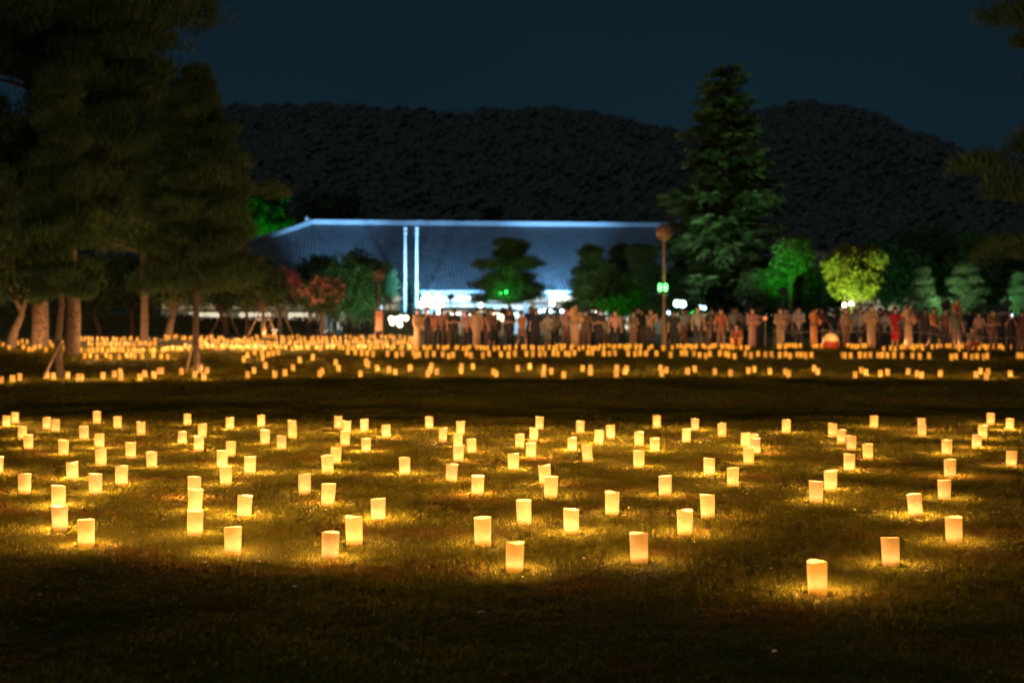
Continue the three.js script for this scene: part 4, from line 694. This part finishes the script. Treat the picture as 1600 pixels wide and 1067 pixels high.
  if (pose.clothes !== 'robe') for (const [, a] of legs) part('shoe', rbox(0.09, 0.075, 0.25, a.x, a.y - 0.035, a.z + 0.04, 0.03), mat(0.04, 0.035, 0.03), t);
  else for (const [, a] of legs) part('sandal', rbox(0.085, 0.03, 0.23, a.x, a.y - 0.055, a.z + 0.04, 0.012), mat(0.15, 0.09, 0.05), t);
  return t;
}
function stripUv(g) { const q = g.index ? g.toNonIndexed() : g; q.deleteAttribute('uv'); return q; }
const sideArms = [[V(-0.25, 1.1, -0.02), V(-0.27, 0.86, 0.06)], [V(0.25, 1.1, -0.02), V(0.27, 0.86, 0.06)]];
const PROTO = {
  standing: makePerson({ arms: sideArms, clothes: 'trousers', hair: 'short' }),
  standingLong: makePerson({ arms: [[V(-0.23, 1.1, 0), V(-0.2, 0.88, 0.12)], [V(0.25, 1.12, 0.04), V(0.08, 1.06, 0.22)]], clothes: 'skirt', hair: 'long', sw: 0.16 }),
  phone: makePerson({ arms: [[V(-0.22, 1.14, 0.14), V(-0.08, 1.36, 0.33)], [V(0.22, 1.14, 0.14), V(0.08, 1.36, 0.33)]], clothes: 'trousers', hair: 'short', sleeve: 0.7 }),
  folded: makePerson({ arms: [[V(-0.225, 1.08, 0.06), V(0.02, 1.1, 0.2)], [V(0.225, 1.08, 0.06), V(-0.02, 1.14, 0.22)]], clothes: 'trousers', hair: 'short', sleeve: 0.75 }),
  robeFolded: makePerson({ arms: [[V(-0.23, 1.08, 0.06), V(-0.03, 1.08, 0.22)], [V(0.23, 1.08, 0.06), V(0.03, 1.12, 0.23)]], clothes: 'robe', hair: 'bun', sash: 0.12 }),
  robeRaised: makePerson({ arms: [[V(-0.3, 1.36, 0.14), V(-0.14, 1.56, 0.26)], [V(0.26, 1.12, 0.1), V(0.1, 1.2, 0.28)]], clothes: 'robe', hair: 'bun', sash: 0.14 }),
  robeBack: makePerson({ arms: [[V(-0.23, 1.1, 0.02), V(-0.19, 0.88, 0.12)], [V(0.23, 1.1, 0.02), V(0.19, 0.88, 0.12)]], clothes: 'robe', hair: 'short', sash: 0.08 }),
  striding: makePerson({ arms: [[V(-0.24, 1.1, 0.1), V(-0.22, 0.95, 0.3)], [V(0.24, 1.1, -0.1), V(0.27, 0.88, -0.12)]], legs: [[V(-0.1, 0.48, -0.06), V(-0.11, 0.1, -0.26)], [V(0.1, 0.5, 0.2), V(0.11, 0.07, 0.24)]], clothes: 'shorts', hair: 'short' }),
  crouching: makePerson({ hip: V(0, 0.3, -0.12), chest: V(0, 0.62, 0.02), up: V(0, 0.95, 0.25), arms: [[V(-0.24, 0.46, 0.2), V(-0.1, 0.48, 0.4)], [V(0.24, 0.46, 0.2), V(0.1, 0.48, 0.4)]], legs: [[V(-0.17, 0.46, 0.28), V(-0.14, 0.07, 0.06)], [V(0.17, 0.46, 0.28), V(0.14, 0.07, 0.06)]], clothes: 'trousers', hair: 'long', sw: 0.16 }),
  riding: makePerson({ hip: V(0, 0.24, 0), chest: V(0, 0.54, 0.02), arms: [[V(-0.2, 0.36, 0.12), V(-0.06, 0.32, 0.2)], [V(0.2, 0.36, 0.12), V(0.06, 0.32, 0.2)]], legs: [[V(-0.15, 0.2, 0.26), V(-0.13, 0.05, 0.3)], [V(0.15, 0.2, 0.26), V(0.13, 0.05, 0.3)]], clothes: 'trousers', hair: 'short', sw: 0.15 }),
};
const clothMats = new Map();
function cloth(c) { const k = c.join(); if (!clothMats.has(k)) { clothMats.set(k, new THREE.MeshPhysicalMaterial({ color: new THREE.Color().setRGB(...c.map((v) => v * 0.8)), roughness: 0.9, sheen: 0.3, sheenRoughness: 0.6, sheenColor: new THREE.Color(0.5, 0.5, 0.5) })); } return clothMats.get(k); }
function person(kind, pos, turn, top, bottom, text, group, scale = 1) {
  const o = PROTO[kind].clone(); o.name = numbered('person'); scene.add(o); o.position.copy(pos); o.rotation.y = turn; o.scale.setScalar(scale);
  o.userData = { label: text, category: 'person' }; if (group) o.userData.group = group;
  for (const c of o.children) { if (c.name === 'shirt' || c.name === 'robe') c.material = cloth(top); if (c.name === 'trousers' || c.name === 'skirt') c.material = cloth(bottom); if (c.name === 'sash') c.material = cloth(bottom); }
  return o;
}
const TAN = [0.38, 0.26, 0.17], PINK = [0.55, 0.3, 0.28], BROWN = [0.24, 0.13, 0.09], DARK = [0.05, 0.045, 0.055], NAVY = [0.03, 0.035, 0.07], ORANGE = [0.6, 0.24, 0.07], GREY = [0.34, 0.33, 0.34], LAV = [0.38, 0.35, 0.42], RED = [0.5, 0.02, 0.025], WHITE = [0.62, 0.58, 0.52], GREEN_ = [0.2, 0.24, 0.18], RUST = [0.4, 0.12, 0.06];
const crowdFront = [
  ['robeBack', 652, 57.5, 0.9, TAN, BROWN, 'person edge-lit orange at the open end of the crowd beside the lantern rows', 0.98],
  ['phone', 667, 59, 0.2, NAVY, DARK, 'person in navy holding up a phone near the open end of the crowd'],
  ['standing', 690, 59.5, -0.3, BROWN, DARK, 'person in brown standing before the tall glowing white sign'],
  ['folded', 710, 60, 0.1, DARK, DARK, 'person in dark clothes with folded arms below the greenish bulbs'],
  ['standing', 730, 60.5, 2.9, PINK, DARK, 'person in dull pink turned away beside the tan-robed person', 0.93],
  ['robeBack', 745, 57.2, 3.0, TAN, [0.4, 0.28, 0.18], 'person in a pale tan robe seen alone before the dark part of the crowd'],
  ['standingLong', 768, 60, 0.4, BROWN, DARK, 'person with long hair in brown below the small glowing cream sign'],
  ['folded', 797, 59.5, -0.3, DARK, NAVY, 'person in dark clothes under the round garden pine'],
  ['striding', 815, 58, 0.6, ORANGE, BROWN, 'person in an orange shirt stepping forward under the round garden pine', 0.92],
  ['standing', 838, 59, 0, NAVY, DARK, 'person in a dark jacket below the bluish bulbs'],
  ['standingLong', 856, 60, 0.3, WHITE, GREY, 'person in pale clothes beside the pale lit panel', 0.92],
  ['folded', 867, 61, -0.4, TAN, DARK, 'person in tan squeezed behind the one in pale clothes', 0.9],
  ['phone', 884, 58.5, 0.5, PINK, BROWN, 'person in dull pink holding up a phone next to the tall tan-robed person', 1.05],
  ['robeRaised', 899, 57.5, 0.3, [0.6, 0.38, 0.22], TAN, 'tall person in a glowing tan robe raising one arm below the flat-layered pine', 1.08],
  ['standing', 917, 59.5, -0.2, BROWN, BROWN, 'person in brown with brown trousers beside the tall tan-robed person'],
  ['folded', 936, 58.5, 0.2, DARK, DARK, 'person in black with folded arms before the green-lit bush'],
  ['standing', 961, 57.5, 0.1, PINK, [0.02, 0.02, 0.02], 'person in a pinkish shirt and black trousers before the green-lit bush', 0.97],
  ['standingLong', 990, 58.5, -0.2, BROWN, BROWN, 'person in brown with long hair between green bush and lamp post', 0.95],
  ['phone', 1017, 58, 0.5, TAN, DARK, 'person in a light tan shirt right beside the lamp post'],
  ['standing', 1054, 59, -0.4, DARK, DARK, 'person in black with a lit face just past the lamp post', 0.95],
  ['standingLong', 1068, 60, 0, LAV, BROWN, 'person in lavender with long hair past the lamp post'],
  ['standing', 1091, 57.8, 0.2, GREY, DARK, 'person in a broad pale grey shirt and dark trousers below the teal tree', 1.05],
  ['folded', 1112, 60, 0.4, DARK, DARK, 'person in dark clothes between grey shirt and rust shirt'],
  ['standing', 1127, 57.8, -0.1, RUST, BROWN, 'person in a rust-red shirt in front of the spruce'],
  ['crouching', 1152, 56.6, -0.3, RUST, ORANGE, 'crouching person lit orange before the standing crowd', 1.0],
  ['robeFolded', 1176, 57.8, 0.4, PINK, TAN, 'person in a pinkish robe with folded arms next to the crouching person'],
  ['robeFolded', 1220, 57.4, 0, TAN, ORANGE, 'person with folded arms in a tan robe lit orange, below the vivid green treetop'],
  ['folded', 1249, 58, -0.3, LAV, DARK, 'person in a wide lavender-grey shirt', 1.02],
  ['robeRaised', 1272, 56.8, 0.5, ORANGE, BROWN, 'person in an orange robe raising an arm beside the dome lantern', 0.95],
  ['standing', 1322, 57.2, 0.6, TAN, BROWN, 'person in pale brown standing right beside the dome lantern'],
  ['striding', 1345, 57.6, -0.6, GREY, DARK, 'person in grey leaning forward under the yellow-green tree'],
  ['robeFolded', 1362, 56.6, 0, [0.5, 0.34, 0.2], DARK, 'tall person in a tan robe with a dark sash and folded arms', 1.06],
  ['standingLong', 1399, 57, 0.1, RED, RED, 'person in bright red from shoulders to knees'],
  ['robeRaised', 1420, 56.4, 0.2, [0.6, 0.38, 0.24], TAN, 'person in a pale tan robe raising a hand beside the one in red', 1.04],
  ['striding', 1459, 57, 0.7, ORANGE, DARK, 'person in an orange shirt and dark trousers before the small pale-lit pine', 1.03],
  ['standing', 1478, 58.5, 0.2, BROWN, DARK, 'person in brown behind the one in the orange shirt'],
  ['standing', 1495, 57, 0, GREEN_, TAN, 'person in grey-green carrying a child on the shoulders', 1.02],
  ['crouching', 1518, 56.8, 0.4, TAN, RUST, 'person in tan sitting low beside the one with a child on the shoulders'],
  ['standingLong', 1531, 58, -0.2, PINK, DARK, 'person in dusty pink with long hair under the white-trunked pine', 0.93],
  ['folded', 1553, 57, 0.2, BROWN, BROWN, 'broad person in brown with folded arms under the pine boughs', 1.06],
  ['phone', 1580, 57.5, -0.2, DARK, DARK, 'person in black holding up a phone near the picture edge'],
  ['standing', 1598, 57.8, 0.1, BROWN, BROWN, 'person in brown cut by the picture edge'],
];
crowdFront.forEach(([kind, px, d, turn, top, bottom, text, s]) => person(kind, stand(px, d), turn, top, bottom, text, undefined, (s ?? 1) * 0.97));
person('riding', stand(1495, 57).add(V(0, 1.3, -0.02)), 0.1, RUST, BROWN, 'child in rust-red riding on the shoulders of a grown-up', undefined, 0.8);
{ // phones in raised hands
  const g = rbox(0.075, 0.15, 0.01, 0, 0, 0, 0.004), m = mat(0.02, 0.02, 0.025, 0.3), lit = glow(1.6, 2.0, 3.0);
  for (const [px, d, turn, s, text] of [[667, 59, 0.2, 1, 'phone with a bluish lit screen held up near the open end of the crowd'], [884, 58.5, 0.5, 1.05, 'phone held up by the person in dull pink'], [1580, 57.5, -0.2, 1, 'phone held up near the picture edge']]) {
    const p = stand(px, d).add(V(0, 1.5, 0.4).multiplyScalar(s * 0.97).applyAxisAngle(V(0, 1, 0), turn)), t = thing('phone', text, 'phone', p.toArray(), turn); part('case', g, m, t); part('screen', box(0.066, 0.138, 0.002, 0, 0, 0.007), lit, t);
  }
}
{ // the rows behind: darker, half hidden
  const r = rng(404), kinds = ['standing', 'folded', 'standingLong', 'phone', 'standing', 'robeBack'], tops = [DARK, NAVY, BROWN, GREY, PINK, DARK, WHITE, RUST, NAVY], topNames = ['black', 'navy', 'brown', 'grey', 'dull pink', 'black', 'white', 'rust red', 'navy']; let ti = 0;
  for (let i = 0; i < 62; i++) {
    const c = 658 + 942 * (Math.floor(i / 4) + 0.5) / 15.5, px = c + (r() + r() - 1) * 42, d = 59.5 + 6.5 * r();
    person(kinds[Math.floor(r() * 6)], stand(px, d), (r() - 0.5) * 2.4, tops[ti = Math.floor(r() * 9)], r() < 0.7 ? DARK : BROWN, 'dim figure in ' + topNames[ti] + ' behind the front of the crowd, ' + pc(px, 1600) + ' percent across', 'people in the dim rows of the crowd', 0.8 + 0.24 * r());
  }
  [[484, 94, WHITE], [495, 95, WHITE], [523, 93, PINK], [533, 94, WHITE], [567, 95, GREY], [575, 96, DARK]].forEach(([px, d, top]) => person(kinds[Math.floor(r() * 3)], stand(px, d), (r() - 0.5) * 2, top, DARK, 'distant person in ' + { [WHITE]: 'white', [PINK]: 'pink', [GREY]: 'grey', [DARK]: 'black' }[top] + ' beyond the lantern rows, ' + pc(px, 1600) + ' percent across', 'people far behind the lantern rows', 0.97));
}
// rope barrier in front of the crowd, and the stick lamp among it
{
  const post = mat(0.2, 0.16, 0.12, 0.6), pts = [];
  const a = stand(1210, 56.2), t = thing('rope_barrier', 'thin rope barrier on slim posts along the front of the crowd', 'barrier', a.toArray());
  for (let k = 0; k <= 5; k++) { const p = stand(1210 + k * 76, 56.2).sub(a); part('post', merge([cyl(0.014, 0.016, 0.78, p.x, p.y, p.z, 8), new THREE.SphereGeometry(0.025, 8, 6).translate(p.x, p.y + 0.79, p.z)]), post, t); if (pts.length) pts.push(pts[pts.length - 1].clone().lerp(p.clone().add(V(0, 0.72, 0)), 0.5).add(V(0, -0.07, 0))); pts.push(p.clone().add(V(0, 0.72, 0))); }
  part('rope', new THREE.TubeGeometry(new THREE.CatmullRomCurve3(pts), 60, 0.009, 6), mat(0.4, 0.33, 0.24, 0.9), t);
  const q = stand(1196, 57), s = thing('pole_lamp', 'small orange lamp on a thin pole in front of the crowd', 'lamp', q.toArray()); const h = heightTo(497, 57) - q.y;
  part('pole', cyl(0.018, 0.022, h - 0.06, 0, 0, 0, 8), post, s); part('lamp_globe', new THREE.SphereGeometry(0.085, 14, 10).translate(0, h, 0), glow(0.9, 0.16, 0.03, 0.4), s); bulbLight(0xff6a20, 0.25, [0, h, 0], s, 2);
}

scene.traverse((o) => { const l = o.userData.label; if (l && l.split(/[ ,]+/).length > 16) console.log(l); });
renderer.render(scene, camera);
